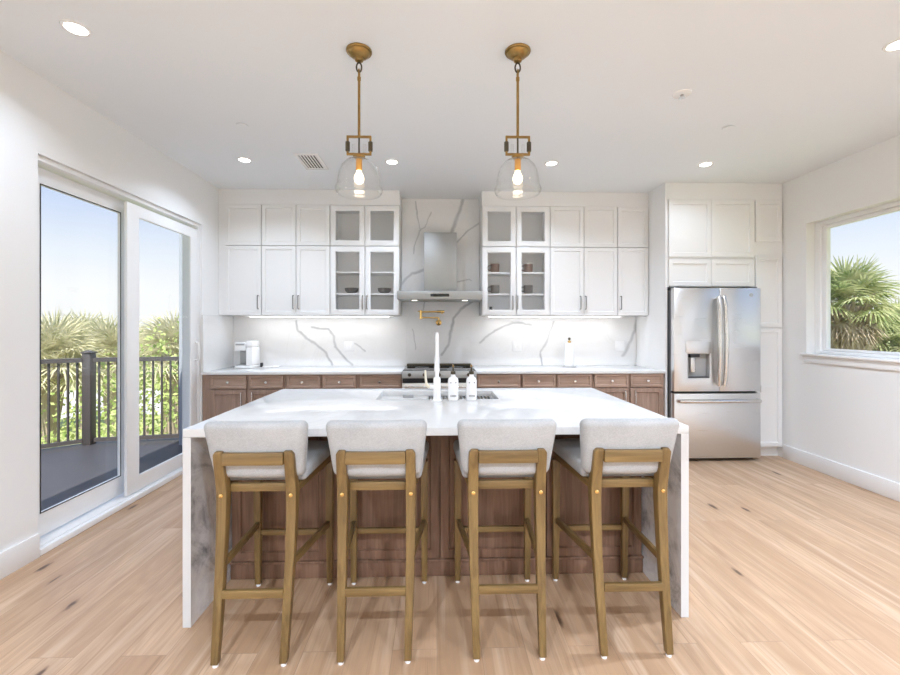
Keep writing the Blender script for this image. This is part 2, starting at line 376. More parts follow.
    def tube(s, pts, r, n=10, flat=None):
        pts = [Vector(p) for p in pts]; rr = r if isinstance(r, (list, tuple)) else [r]*len(pts); rings = []; up = None
        for i, p in enumerate(pts):
            d = ((pts[min(i+1, len(pts)-1)]-p).normalized() + (p-pts[max(i-1, 0)]).normalized()).normalized()
            if up is None: up = d.orthogonal().normalized()
            u = (up - d*up.dot(d)).normalized(); w = d.cross(u); up = u
            rings.append([s.b.verts.new(p+(u*math.cos(2*PI*k/n)+w*math.sin(2*PI*k/n))*rr[i]) for k in range(n)])
        for A, B in zip(rings, rings[1:]):
            for k in range(n): s.b.faces.new((A[k], A[(k+1)%n], B[(k+1)%n], B[k]))
        s.b.faces.new(rings[0][::-1]); s.b.faces.new(rings[-1]); return s
    def sweep(s, secs):    # list of 4-corner sections, joined into one bar
        R_ = [[s.b.verts.new(p) for p in q] for q in secs]
        for A, B in zip(R_, R_[1:]):
            for k in range(4): s.b.faces.new((A[k], A[(k+1)%4], B[(k+1)%4], B[k]))
        s.b.faces.new(R_[0][::-1]); s.b.faces.new(R_[-1]); return s
    def obj(s, name, m, parent=None, ang=35, bev=0):
        bmesh.ops.recalc_face_normals(s.b, faces=s.b.faces[:])
        if bev:
            es = [e for e in s.b.edges if len(e.link_faces) == 2 and e.calc_face_angle(0) > .6]
            bmesh.ops.bevel(s.b, geom=es, offset=bev, segments=2, affect='EDGES', profile=.5, clamp_overlap=True)
        off = OFF.get(parent.name, Vector((0,0,0))) if parent else Vector((0,0,0))
        if off.length: bmesh.ops.translate(s.b, verts=s.b.verts[:], vec=-off)
        me = bpy.data.meshes.new(name); s.b.to_mesh(me); s.b.free()
        me.materials.append(M[m] if isinstance(m, str) else m)
        for p in me.polygons: p.use_smooth = True
        me.set_sharp_from_angle(angle=math.radians(ang))
        o = bpy.data.objects.new(name, me); COL.objects.link(o)
        if parent: o.parent = parent; OFF[o.name] = off
        return o
def thing(name, label, cat, loc=(0,0,0), group=None, rz=0):
    o = bpy.data.objects.new(name, None); COL.objects.link(o); o.location = loc; o.rotation_euler.z = rz; o.empty_display_size = .05
    o['label'] = label; o['category'] = cat
    if group: o['group'] = group
    OFF[o.name] = Vector(loc); return o
def tag(o, label, cat, group=None):
    o['label'] = label; o['category'] = cat
    if group: o['group'] = group
    return o
def struct(o, label=None):
    o['kind'] = 'structure'
    if label: o['label'] = label
    return o
def dup(root, loc, label=None, rz=None, scale=None, newname=None):
    r = root.copy(); COL.objects.link(r); r.location = loc
    if rz is not None: r.rotation_euler.z = rz
    if scale: r.scale = (scale,)*3
    if label: r['label'] = label
    for ch in list(root.children):
        c = ch.copy(); COL.objects.link(c); c.parent = r
        for g in ch.children:
            d = g.copy(); COL.objects.link(d); d.parent = c
    return r

# ------------------------------------------------------------------ room shell
XL, XR, YW, YB, ZC = -2.405, 3.67, 5.13, -4.2, 2.91
struct(MB().box(XL-.2, XR+.2, YB-.2, YW+.2, -.12, 0).obj('floor', 'floor'), 'light oak plank floor')
struct(MB().box(XL-.35, XR+.62, YB-1.2, YW+.3, ZC, ZC+.16).obj('ceiling', 'ceiling'), 'white ceiling')  # slab runs past the walls as unseen eaves, added to block sun
D0, D1, DZ = 2.667, 4.478, 2.435
struct(MB().prism([(YB,0),(D0,0),(D0,DZ),(D1,DZ),(D1,0),(YW,0),(YW,ZC),(YB,ZC)], 0, XL-.2, XL).obj('wall_left', 'wall'))
W0, W1, WZ0, WZ1 = 3.12, 4.165, 1.125, 2.415
struct(MB().ring((YB,YW,0,ZC), (W0,W1,WZ0,WZ1), 0, XR, XR+.2).obj('wall_right', 'wall'))
struct(MB().box(XL-.2, XR+.2, YW, YW+.2, 0, ZC).obj('wall_back', 'wall'))
struct(MB().ring((XL-.2,XR+.2,0,ZC), (-1.7,2.9,.02,2.4), 1, YB-.2, YB).obj('wall_front', 'wall'))
def baseboard(name, x0, x1, y0, y1):
    b_ = MB().box(x0, x1, y0, y1, 0, .145, .004); return struct(b_.obj(name, 'trim'))
baseboard('baseboard_left', XL, XL+.017, YB, D0-.004)
baseboard('baseboard_right', XR-.017, XR, YB, 4.44)
# unseen rear window added behind the camera to let in daylight
w3 = bpy.data.objects.new('added_rear_window', None); COL.objects.link(w3); w3['kind'] = 'structure'
wf = MB().ring((-1.7,2.9,.02,2.4), (-1.62,2.82,.1,2.32), 1, YB-.12, YB-.06).obj('window_frame', 'vinyl', w3)
for x in (-.1, 1.35): MB().box(x-.03, x+.03, YB-.119, YB-.061, .1, 2.32).obj('window_mullion', 'vinyl', w3)
MB().box(-1.62, 2.82, YB-.093, YB-.087, .1, 2.32).obj('window_glass', 'glass', w3)

# sliding glass door
d1 = bpy.data.objects.new('door_1', None); COL.objects.link(d1); d1['kind'] = 'structure'; d1['label'] = 'white two-panel sliding glass door to the deck'
fr = MB().ring((D0+.001, D1-.001, .001, DZ-.001), (D0+.022, D1-.03, .045, DZ-.032), 0, XL-.17, XL-.022).obj('door_frame', 'vinyl', d1, bev=.003)
MB().box(XL-.021, XL+.014, D0+.002, D1-.002, 0.001, .042, .004).obj('door_threshold', 'vinyl', d1)
p1 = MB().ring((D0+.025, 3.555, .06, 2.392), (2.793, 3.474, .213, 2.284), 0, -2.524, -2.502).obj('door_panel', 'vinyl', d1, bev=.003)
MB().box(-2.515, -2.510, 2.788, 3.479, .208, 2.289).obj('door_glass', 'glass', p1)
MB().ring((2.786, 3.481, .206, 2.291), (2.793, 3.474, .213, 2.284), 0, -2.5015, -2.4995).obj('gasket', 'black', p1)
p2 = MB().ring((3.449, D1-.034, .055, 2.372), (3.588, 4.322, .175, 2.276), 0, -2.456, -2.430).obj('door_panel', 'vinyl', d1, bev=.003)
MB().box(-2.446, -2.440, 3.583, 4.327, .17, 2.281).obj('door_glass', 'glass', p2)
MB().tube([(-2.43,4.40,1.05),(-2.395,4.40,1.06),(-2.388,4.40,1.14),(-2.395,4.40,1.22),(-2.43,4.40,1.23)], .009).obj('door_handle', 'vinyl', p2)

# right window
w1 = bpy.data.objects.new('window_1', None); COL.objects.link(w1); w1['kind'] = 'structure'; w1['label'] = 'white framed picture window in the right wall'
MB().ring((W0+.001, W1-.001, WZ0+.001, WZ1-.001), (W0+.06, W1-.06, WZ0+.03, WZ1-.04), 0, XR+.085, XR+.17).obj('window_frame', 'vinyl', w1, bev=.004)
MB().ring((W0+.062, W1-.062, WZ0+.032, WZ1-.042), (W0+.10, W1-.105, WZ0+.052, WZ1-.072), 0, XR+.105, XR+.15).obj('window_sash', 'vinyl', w1, bev=.003)
MB().box(XR+.125, XR+.131, W0+.098, W1-.10, WZ0+.05, WZ1-.07).obj('window_glass', 'glass', w1)
MB().box(XR-.035, XR+.084, W0-.05, W1+.045, WZ0-.022, WZ0+.0005, .004).obj('window_sill', 'trim', w1)
MB().box(XR-.014, XR-.0005, W0-.03, W1+.025, WZ0-.09, WZ0-.0225, .003).obj('window_apron', 'trim', w1)

# soffit boards above the cabinets
YU, YC, YF, YT = 4.80, 4.45, 4.475, 4.45
struct(MB().box(XL+.001, -.417, YU+.012, YW-.001, 2.74, ZC-.001).obj('trim_1', 'cab'), 'white soffit above the left wall cabinets')
struct(MB().box(.503, 2.399, YU+.012, YW-.001, 2.745, ZC-.001).obj('trim_2', 'cab'), 'white soffit above the right wall cabinets')
struct(MB().box(2.4215, XR-.001, YT+.012, YW-.001, 2.732, ZC-.001).obj('trim_3', 'cab'), 'white soffit above the refrigerator cabinets')
struct(MB().box(XL+.001, -2.336, YU+.012, YW-.024, 1.515, 2.739).obj('trim_4', 'cab'), 'white filler strip beside the left wall')

# backsplash
bs = thing('marble_backsplash', 'white marble backsplash with grey veins between counters and wall cabinets', 'backsplash', (0, YW, .925))
MB().box(XL+.022, -.3595, YW-.02, YW-.001, .9255, 1.5135).obj('splash_panel', 'splash', bs)
MB().box(-.4165+.001, .5015, YW-.0200, YW-.001, 1.5140, ZC-.002).obj('splash_panel', 'splash', bs)
MB().box(-.3590, .4035, YW-.02, YW-.001, .9255, 1.5135).obj('splash_panel', 'splash', bs)
MB().box(.404, 2.398, YW-.02, YW-.001, .9255, 1.5135).obj('splash_panel', 'splash', bs)
MB().box(XL+.001, XL+.021, 4.462, YW-.001, .9255, 1.512).obj('side_panel', 'counter', bs)

# ------------------------------------------------------------------ cabinets
def shaker(x0, x1, z0, z1, y, name, m, parent, frame=.055, th=.02, rec=.012):
    q = MB(); q.box(x0, x1, y, y+th, z0, z1)
    q.b.normal_update()
    f = min(q.b.faces, key=lambda g: g.calc_center_median().y)
    bmesh.ops.inset_individual(q.b, faces=[f], thickness=frame)
    bmesh.ops.inset_individual(q.b, faces=[f], thickness=.009)
    for v in f.verts: v.co.y += rec
    return q.obj(name, m, parent, ang=20)
def pull(x, y, z0, z1, parent, m='dark_pull', r=.0055, out=.03, name='handle'):
    return MB().tube([(x,y,z0),(x,y-out*.8,z0),(x,y-out,z0+.006),(x,y-out,(z0+z1)/2),(x,y-out,z1-.006),(x,y-out*.8,z1),(x,y,z1)], r).obj(name, m, parent)
def hpull(x0, x1, y, z, parent, m='dark_pull', r=.0055, out=.03):
    return MB().tube([(x0,y,z),(x0,y-out,z),((x0+x1)/2,y-out,z),(x1,y-out,z),(x1,y,z)], r).obj('handle', m, parent)
def knob(x, y, z, parent):
    return MB().lathe([(0,0),(.007,0),(.006,-.012),(.013,-.017),(.0155,-.022),(.013,-.027),(0,-.029)], (x,y,z), 16, 'y').obj('knob', 'chrome', parent)
def wall_cab(x0, x1, z0, z1, doors, label, glazed=False, handles=(), shelves=()):
    t = thing('wall_cabinet', label, 'cabinet', ((x0+x1)/2, YW, z0), 'white wall cabinets')
    g = .002
    if glazed: MB().openbox(x0+g, x1-g, YU+.022, YW-.022, z0+g, z1-g, .018).obj('carcass', 'interior', t)
    else: MB().box(x0+g, x1-g, YU+.022, YW-.022, z0+g, z1-g).obj('carcass', 'cab', t)
    for zs in shelves: MB().box(x0+.021, x1-.021, YU+.05, YW-.042, zs-.018, zs).obj('shelf', 'cab', t)
    for i, (a, c) in enumerate(doors):
        a += .004; c -= .004; za, zb = z0+.004, z1-.004
        if glazed:
            d = MB().ring((a, c, za, zb), (a+.058, c-.058, za+.06, zb-.06), 1, YU, YU+.02).obj('door', 'cab', t, bev=.002)
            MB().box(a+.05, c-.05, YU+.008, YU+.012, za+.05, zb-.05).obj('glass_pane', 'cab_glass', d)
        else: d = shaker(a, c, za, zb, YU, 'door', 'cab', t)
        for hx, hi in handles:
            if hi == i: pull(hx, YU+.0005, z0+.07, z0+.215, d)
    return t
ZA, ZM, ZT = 1.5155, 2.284, 2.738
LX = (-2.335, -1.935, -1.185, -.42); RX = (.505, 1.272, 2.041, 2.397)
wall_cab(LX[0], LX[1], ZA, ZM, [(LX[0], LX[1])], 'tall single-door white wall cabinet in the left corner above the coffee maker', handles=[(-1.968, 0)])
wall_cab(LX[1], LX[2], ZA, ZM, [(LX[1], -1.557), (-1.557, LX[2])], 'tall solid two-door white wall cabinet left of the glass-front one, left of the hood', handles=[(-1.585, 0), (-1.528, 1)])
wall_cab(LX[2], LX[3], ZA, ZM, [(LX[2], -.80), (-.80, LX[3])], 'tall glass-door white wall cabinet with dark bowls, left of the range hood', True, [(-.823, 0), (-.775, 1)], (2.008, 1.765))
wall_cab(LX[0], LX[1], ZM, ZT, [(LX[0], LX[1])], 'short single-door white cabinet at the top of the left corner')
wall_cab(LX[1], LX[2], ZM, ZT, [(LX[1], -1.557), (-1.557, LX[2])], 'short solid two-door white cabinet in the top row left of the hood')
wall_cab(LX[2], LX[3], ZM, ZT, [(LX[2], -.80), (-.80, LX[3])], 'short empty glass-door white cabinet in the top row, left of the hood', True)
wall_cab(RX[0], RX[1], ZA, ZM, [(RX[0], .888), (.888, RX[1])], 'tall glass-door white wall cabinet with mugs, right of the range hood', True, [(.848, 0), (.902, 1)], (2.008, 1.765))
wall_cab(RX[1], RX[2], ZA, ZM, [(RX[1], 1.657), (1.657, RX[2])], 'tall solid two-door white wall cabinet above the paper towel stand', handles=[(1.612, 0), (1.672, 1)])
wall_cab(RX[2], RX[3], ZA, ZM, [(RX[2], RX[3])], 'tall single-door white wall cabinet beside the refrigerator enclosure', handles=[(2.074, 0)])
wall_cab(RX[0], RX[1], ZM, ZT+.005, [(RX[0], .888), (.888, RX[1])], 'short empty glass-door white cabinet in the top row, right of the hood', True)
wall_cab(RX[1], RX[2], ZM, ZT+.005, [(RX[1], 1.657), (1.657, RX[2])], 'short solid two-door white cabinet in the top row right of the hood')
wall_cab(RX[2], RX[3], ZM, ZT+.005, [(RX[2], RX[3])], 'short single-door white cabinet in the top row beside the refrigerator enclosure')

def base_cab(x0, x1, cols, label, knobs, doors=True, stile=.0):
    t = thing('base_cabinet', label, 'cabinet', ((x0+x1)/2, YW, 0), 'brown base cabinets')
    MB().box(x0+.001, x1-.001, YF+.002, YW-.03, .10, .8955).obj('carcass', 'walnut_v', t)
    MB().box(x0+.001, x1-.001, YF+.075, YW-.03, .001, .0995).obj('toe_kick', 'walnut_x', t)
    for i, (a, c) in enumerate(cols):
        d = shaker(a, c, .757, .887, YF-.019, 'drawer', 'walnut_x', t, .026, .02, .009)
        knob(knobs[i], YF-.0195 + .005, .818, d)
        w = shaker(a, c, .125, .742, YF-.019, 'door', 'walnut_v', t, .06, .02, .012)
        hx = c-.04 if i == 0 else a+.04
        pull(hx, YF-.019, .58, .715, w, 'chrome')
    return t
base_cab(-2.40, -1.557, [(-2.31, -1.952), (-1.922, -1.577)], 'brown base cabinet with two drawers and doors under the coffee maker', (-2.13, -1.745))
base_cab(-1.556, -.818, [(-1.535, -1.199), (-1.173, -.84)], 'brown base cabinet with two drawers in the middle of the left run', (-1.38, -1.0))
base_cab(-.817, -.364, [(-.795, -.375)], 'brown base cabinet with one wide drawer just left of the range', (-.59,))
base_cab(.409, .879, [(.42, .866)], 'brown base cabinet with one wide drawer just right of the range', (.64,))
base_cab(.880, 1.636, [(.892, 1.238), (1.258, 1.618)], 'brown base cabinet with two drawers below the paper towel stand', (1.055, 1.44))
base_cab(1.637, 2.398, [(1.653, 2.009), (2.034, 2.378)], 'brown base cabinet with two drawers and doors beside the refrigerator', (1.833, 2.213))
tag(MB().box(XL+.001, -.364, YC, YW-.001, .8965, .925, .002).obj('countertop', 'counter'), 'white quartz counter from the left wall to the range', 'countertop')
tag(MB().box(.409, 2.399, YC, YW-.001, .8965, .925, .002).obj('countertop', 'counter'), 'white quartz counter from the range to the refrigerator', 'countertop')

# tall units round the refrigerator
gp = tag(MB().box(2.40, 2.4205, YT, YW-.001, .001, ZC-.001).obj('refrigerator_side_panel', 'cab'), 'tall white panel at the left side of the refrigerator', 'panel')
def tall(x0, x1, z0, z1, doors, label, frame=.06):
    t = thing('over_fridge_cabinet', label, 'cabinet', ((x0+x1)/2, YW, z0))
    MB().box(x0, x1, YT+.012, YW-.002, z0, z1).obj('carcass', 'cab', t)
    for a, c, za, zb in doors: shaker(a, c, za, zb, YT-.009, 'door', 'cab', t, frame)
    return t
tall(2.422, 3.355, 2.1125, 2.731, [(2.433, 2.887, 2.124, 2.722), (2.891, 3.347, 2.124, 2.722)], 'large two-door white cabinet at the ceiling above the refrigerator')
tall(2.422, 3.355, 1.806, 2.1115, [(2.433, 2.887, 1.816, 2.095), (2.891, 3.347, 1.816, 2.095)], 'low two-door white cabinet directly on top of the refrigerator')
pt = thing('pantry_cabinet', 'tall narrow white pantry cabinet between the refrigerator and right wall', 'cabinet', (3.51, YW, 0))
MB().box(3.3565, XR-.002, YT+.012, YW-.002, .11, 2.731).obj('carcass', 'cab', pt)
MB().box(3.36, XR-.004, YT+.07, YW-.004, .001, .109).obj('toe_kick', 'cab', pt)
shaker(3.368, 3.647, 2.288, 2.722, YT-.009, 'door', 'cab', pt)
shaker(3.368, 3.647, 1.386, 2.137, YT-.009, 'door', 'cab', pt)
dl = shaker(3.368, 3.647, .124, 1.365, YT-.009, 'door', 'cab', pt)
MB().box(3.424, 3.591, YT-.0088, YT-.0012, .70, .76).obj('middle_rail', 'cab', dl)

# ------------------------------------------------------------------ refrigerator
f = thing('refrigerator', 'stainless steel french-door refrigerator with water dispenser', 'refrigerator', (2.885, 4.75, 0))
FY0, FY1 = 4.335, 4.405
MB().box(2.437, 3.332, FY1+.012, YW-.06, .03, 1.775, .004).obj('body', 'fridge_side', f)
MB().box(2.45, 3.33, FY1+.0005, FY1+.0115, .04, 1.765).obj('door_seal', 'black', f)
q = MB().ring((2.430, 2.903, .722, 1.787), (2.572, 2.803, .858, 1.112), 1, FY0, FY1)
ld = q.obj('door', 'steel', f, bev=.006)
ld['label'] = 'left fridge door with water dispenser'
MB().openbox(2.5725, 2.8025, FY0+.003, FY0+.064, .8585, 1.1115, .004).obj('dispenser_recess', 'grey_plastic', ld)
MB().box(2.552, 2.822, FY0-.005, FY0-.0005, 1.116, 1.236, .0015).obj('dispenser_panel', 'steel', ld)
MB().box(2.60, 2.70, FY0+.006, FY0+.04, 1.075, 1.107).obj('nozzle', 'black', ld)
MB().box(2.615, 2.66, FY0+.018, FY0+.032, .92, 1.07, .003).obj('paddle', 'chrome', ld)
MB().box(2.58, 2.795, FY0+.004, FY0+.055, .863, .871).obj('drip_tray', 'black', ld)
rd = MB().box(2.908, 3.338, FY0, FY1, .722, 1.787, .006).obj('door', 'steel', f)
fd = MB().box(2.430, 3.338, FY0, FY1, .036, .702, .006).obj('freezer_drawer', 'steel', f)
for hx, dpart, dx in ((2.868, ld, -1), (2.936, rd, 1)):
    MB().tube([(hx-dx*.012,FY0+.001,1.68),(hx-dx*.010,FY0-.038,1.69),(hx-dx*.004,FY0-.052,1.60),(hx,FY0-.062,1.24),(hx-dx*.002,FY0-.052,.88),(hx-dx*.006,FY0-.038,.795),(hx-dx*.008,FY0+.001,.80)],
        [.016,.020,.022,.023,.022,.020,.016], 14).obj('handle', 'chrome', dpart)
MB().tube([(2.47,FY0+.001,.628),(2.475,FY0-.045,.630),(2.60,FY0-.052,.630),(2.89,FY0-.055,.630),(3.18,FY0-.052,.630),(3.29,FY0-.045,.630),(3.295,FY0+.001,.628)], .021, 14).obj('handle', 'chrome', fd)
for hx in (2.47, 3.30): MB().box(hx-.03, hx+.03, FY1-.03, FY1+.06, 1.7885, 1.803, .004).obj('hinge_cap', 'fridge_side', f)
bd = MB().cyl((3.235,FY0+.001,1.715), (3.235,FY0-.002,1.715), .0195, n=28).obj('badge', 'chrome', rd)
bd['label'] = 'round script emblem'
e = MB(); ring_ = [(3.235+.016*math.cos(a), FY0-.0028, 1.715+.016*math.sin(a)) for a in [i*2*PI/24 for i in range(25)]]
e.tube(ring_, .0011, 6)
for sgn in (-1, 1):
    e.tube([(3.235+sgn*(.0005+.006*math.sin(a)), FY0-.0028, 1.715+.0085*math.cos(a)) for a in [i*PI*1.6/12 for i in range(13)]], .0011, 6)
e.obj('emblem', 'fridge_side', bd)
for hx in (2.52, 3.26): MB().cyl((hx,4.5,.001), (hx,4.5,.0295), .02).obj('foot', 'black', f)
MB().box(2.46, 3.32, FY1+.02, FY1+.03, .002, .0295).obj('kick_grille', 'black', f)

# ------------------------------------------------------------------ range, hood, pot filler
r = thing('kitchen_range', 'stainless slide-in range between the two back counters', 'range', (.022, 4.75, 0))
MB().box(-.3585, .4035, 4.42, 5.095, .02, .905).obj('body', 'steel', r)
MB().box(-.3595, .4045, 4.405, 5.085, .9055, .931, .003).obj('cooktop', 'black_glass', r)
MB().box(-.35, .397, 5.0, 5.075, .9315, .957, .004).obj('rear_vent', 'bronze', r)
cp = MB().hexa([(-.36,4.385,.862),(.405,4.385,.862),(.405,4.42,.862),(-.36,4.42,.862)], [(-.36,4.40,.934),(.405,4.40,.934),(.405,4.42,.934),(-.36,4.42,.934)]).obj('control_panel', 'hood_steel', r, bev=.003)
for k in range(5):
    x = -.28+.151*k
    MB().lathe([(0,0),(.019,0),(.017,-.022),(0,-.024)], (x,4.391,.899), 16, 'y').obj('knob', 'bronze', cp)
MB().box(-.352, .397, 4.398, 4.419, .815, .860).obj('vent_slot', 'black', r)
od = MB().box(-.354, .399, 4.388, 4.419, .20, .812, .004).obj('oven_door', 'steel', r)
MB().box(-.25, .295, 4.3855, 4.3875, .33, .66).obj('oven_window', 'black_glass', od)
MB().tube([(-.32,4.388,.775),(-.32,4.345,.777),(.022,4.34,.777),(.365,4.345,.777),(.365,4.388,.775)], .012, 12).obj('handle', 'chrome', od)
MB().box(-.354, .399, 4.388, 4.419, .03, .19, .004).obj('storage_drawer', 'steel', r)
for x, y in ((-.3,4.47),(.34,4.47),(-.3,5.0),(.34,5.0)): MB().cyl((x,y,0),(x,y,.0195),.018).obj('foot', 'black', r)
for x, y, q_ in ((-.17,4.57,.09), (.215,4.57,.105), (-.17,4.86,.075), (.215,4.86,.075)):
    MB().lathe([(q_-.004,.9312),(q_,.9312),(q_,.9318),(q_-.004,.9318),(q_-.004,.9312)], (x,y,0), 32).obj('burner_ring', 'grey_plastic', r)

h = thing('range_hood', 'stainless chimney range hood on the marble wall above the range', 'range hood', (.035, YW, 1.68))
MB().hexa([(-.428,4.62,1.682),(.49,4.62,1.682),(.49,5.108,1.682),(-.428,5.108,1.682)], [(-.428,4.62,1.772),(.49,4.62,1.772),(.49,5.108,1.772),(-.428,5.108,1.772)]).obj('canopy', 'hood_steel', h, bev=.004)
MB().box(-.149, .225, 4.94, 5.108, 1.7725, 2.471, .002).obj('chimney', 'hood_steel', h)
MB().box(-.07, .13, 4.6165, 4.6195, 1.712, 1.742, .001).obj('control_strip', 'black_glass', h)
for x in (-.25, .31): MB().cyl((x,4.78,1.6815), (x,4.78,1.677), .03).obj('hood_light', 'hood_lamp', h)

pf = thing('pot_filler', 'brass folding pot filler tap on the wall over the range', 'tap', (.02, YW-.02, 1.44))
MB().lathe([(0,0),(.035,0),(.035,-.010),(.022,-.014),(.018,-.03),(0,-.03)], (.02,YW-.0205,1.437), 24, 'y').obj('wall_flange', 'gold', pf)
MB().tube([(.02,YW-.05,1.437),(.02,4.97,1.437),(.02,4.955,1.445),(.02,4.95,1.49)], .010).obj('inlet', 'gold', pf)
MB().tube([(.02,4.95,1.49),(-.08,4.93,1.492),(-.185,4.90,1.492)], .0095).obj('lower_arm', 'gold', pf)
MB().cyl((-.185,4.90,1.475), (-.185,4.90,1.575), .013).obj('joint', 'gold', pf)
MB().tube([(-.185,4.90,1.556),(-.05,4.88,1.558),(.03,4.87,1.558),(.055,4.868,1.55),(.058,4.868,1.535)], .0095).obj('upper_arm', 'gold', pf)
MB().cyl((.0,4.874,1.558), (.085,4.866,1.558), .014).obj('valve', 'gold', pf)
MB().tube([(-.185,4.90,1.562),(-.22,4.895,1.564)], .006).obj('lever', 'gold', pf)
MB().tube([(.02,4.95,1.46),(.02,4.915,1.425)], .008).obj('lever', 'gold', pf)

for i, (x, lab) in enumerate(((-1.038, 'white wall outlet on the backsplash left of the range'), (.955, 'white wall outlet on the backsplash just right of the range'), (2.195, 'white wall outlet on the backsplash near the refrigerator'))):
    o = thing('wall_outlet', lab, 'outlet', (x, YW-.02, 1.16))
    pl = MB().box(x-.057, x+.057, YW-.0265, YW-.0205, 1.10, 1.218, .002).obj('cover_plate', 'white_plastic', o)
    for dx in (-.023, .023):
        MB().box(x+dx-.016, x+dx+.016, YW-.029, YW-.0267, 1.125, 1.193, .001).obj('socket', 'white_gloss', o)
sw = thing('light_switch', 'white light switch on the wall left of the sliding door', 'switch', (XL, 2.39, 1.13))
MB().box(XL+.0005, XL+.006, 2.345, 2.432, 1.07, 1.19, .002).obj('cover_plate', 'white_plastic', sw)
MB().box(XL+.0063, XL+.010, 2.37, 2.407, 1.098, 1.162, .001).obj('rocker', 'white_gloss', sw)

# strips under the wall cabinets
def arealight(name, loc, sx, sy, direction, w, color, shape='RECTANGLE', spread=PI):
    l = bpy.data.lights.new(name, 'AREA'); l.shape = shape; l.size = sx
    if shape == 'RECTANGLE': l.size_y = sy
    l.energy = w; l.color = color; l.spread = spread
    o = bpy.data.objects.new(name, l); COL.objects.link(o); o.location = loc
    o.rotation_euler = Vector(direction).to_track_quat('-Z', 'Y').to_euler(); return o
for x0, x1, lab in ((-2.12, -.55, 'bright light strip under the wall cabinets left of the hood'), (.60, 2.12, 'bright light strip under the wall cabinets right of the hood')):
    s_ = thing('under_cabinet_light', lab, 'light', ((x0+x1)/2, 4.95, ZA))
    MB().box(x0-.05, x1+.05, 4.925, 4.965, ZA-.013, ZA-.0005).obj('housing', 'white_plastic', s_)
    MB().box(x0, x1, 4.93, 4.96, ZA-.017, ZA-.0135).obj('diffuser', 'strip', s_)
    arealight('under_cabinet_lamp', ((x0+x1)/2, 4.945, ZA-.019), x1-x0, .03, (0, .0, -1), STRIP_W, (.97, .98, 1.0))

# ------------------------------------------------------------------ crockery behind glass
def bowl(x, y, z, r_, h_, lab):
    return tag(MB().lathe([(0,0),(r_*.5,0),(r_*.9,h_*.45),(r_,h_),(r_*.95,h_),(r_*.84,h_*.5),(r_*.45,h_*.12),(0,h_*.12)], (x,y,z+.0005), 24).obj('bowl', 'ceramic_dark'), lab, 'bowl', 'dark bowls behind glass')
bowl(-.975, 4.94, 1.765, .078, .062, 'dark bowl on the middle shelf behind the left glass door left of the hood')
bowl(-.60, 4.94, 1.765, .078, .062, 'dark bowl on the middle shelf behind the glass door closest to the hood')
bowl(-.98, 4.93, 1.5355, .085, .035, 'low dark dish at the bottom behind the left glass door left of the hood')
bowl(-.60, 4.93, 1.5355, .085, .035, 'low dark dish at the bottom behind the glass door closest to the hood')
def mug(x, z, m, lab):
    y = 4.92
    t = thing('mug', lab, 'mug', (x, y, z+.0005), 'mugs behind glass')
    MB().lathe([(0,0),(.042,0),(.05,.012),(.052,.098),(.047,.098),(.045,.014),(0,.01)], (x,y,z+.0005), 24).obj('cup', m, t)
    MB().tube([(x-.048,y,z+.08),(x-.075,y,z+.078),(x-.084,y,z+.052),(x-.072,y,z+.028),(x-.048,y,z+.026)], .007).obj('handle', m, t)
mug(.665, 2.008, 'ceramic_brown', 'brown mug on the upper shelf behind glass, nearest the hood')
mug(1.05, 2.008, 'ceramic_brown', 'brown mug on the upper shelf behind glass, beside the solid cabinet doors')
mug(.665, 1.765, 'ceramic_grey', 'grey mug on the middle shelf behind glass, nearest the hood')
mug(1.05, 1.765, 'ceramic_grey', 'grey mug on the middle shelf behind glass, beside the solid cabinet doors')
sj = thing('spice_jar', 'small black jar at the bottom of the glass cabinet below the mugs', 'jar', (.615, 4.90, 1.5357))
MB().lathe([(0,0),(.019,0),(.02,.05),(.016,.06),(0,.06)], (.615,4.90,1.5357), 16).obj('jar_body', 'black', sj)
MB().lathe([(0,.0605),(.018,.0605),(.018,.08),(0,.08)], (.615,4.90,1.5357), 16).obj('lid', 'black', sj)

# ------------------------------------------------------------------ counter items
cm = thing('coffee_maker', 'white single-serve coffee maker at the left end of the counter', 'coffee maker', (-2.15, 4.95, .9255))
CX0, CX1, CZ = -2.245, -2.055, .9255
MB().box(CX0, CX1, 4.84, 5.06, CZ, CZ+.03, .006).obj('base', 'white_gloss', cm)
MB().box(-2.125, CX1, 4.85, 5.06, CZ+.0305, CZ+.235, .008).obj('water_tank', 'white_gloss', cm)
MB().box(CX0+.005, -2.127, 4.96, 5.06, CZ+.0305, CZ+.235, .006).obj('back_column', 'grey_plastic', cm)
MB().box(CX0, -2.127, 4.84, 4.958, CZ+.195, CZ+.29, .012).obj('brew_head', 'white_gloss', cm)
MB().box(-2.126, CX1, 4.85, 5.05, CZ+.2355, CZ+.305, .012).obj('lid', 'white_gloss', cm)
MB().box(CX0+.012, -2.135, 4.836, 4.8395, CZ+.255, CZ+.275, .001).obj('control_panel', 'grey_plastic', cm)
MB().box(CX0+.015, -2.14, 4.85, 4.95, CZ+.0305, CZ+.038).obj('drip_tray', 'grey_plastic', cm)
pl_ = thing('power_plug', 'black plug and white cord lying beside the coffee maker', 'plug', (-2.0, 5.0, .9255))
MB().box(-2.028, -2.0, 4.99, 5.02, .926, .975, .004).obj('plug_body', 'black', pl_)
MB().tube([(-2.0,5.0,.932),(-1.96,4.98,.932),(-1.90,5.01,.932),(-1.86,4.98,.932),(-1.82,5.0,.932),(-1.83,5.04,.932),(-1.90,5.045,.932)], .005).obj('cord', 'white_plastic', pl_)
th = thing('paper_towel_holder', 'gold-topped paper towel holder on the right counter', 'holder', (1.53, 4.93, .9255))
MB().lathe([(0,0),(.082,0),(.082,.010),(.076,.013),(0,.013)], (1.53,4.93,.9255), 32).obj('base', 'grey_plastic', th)
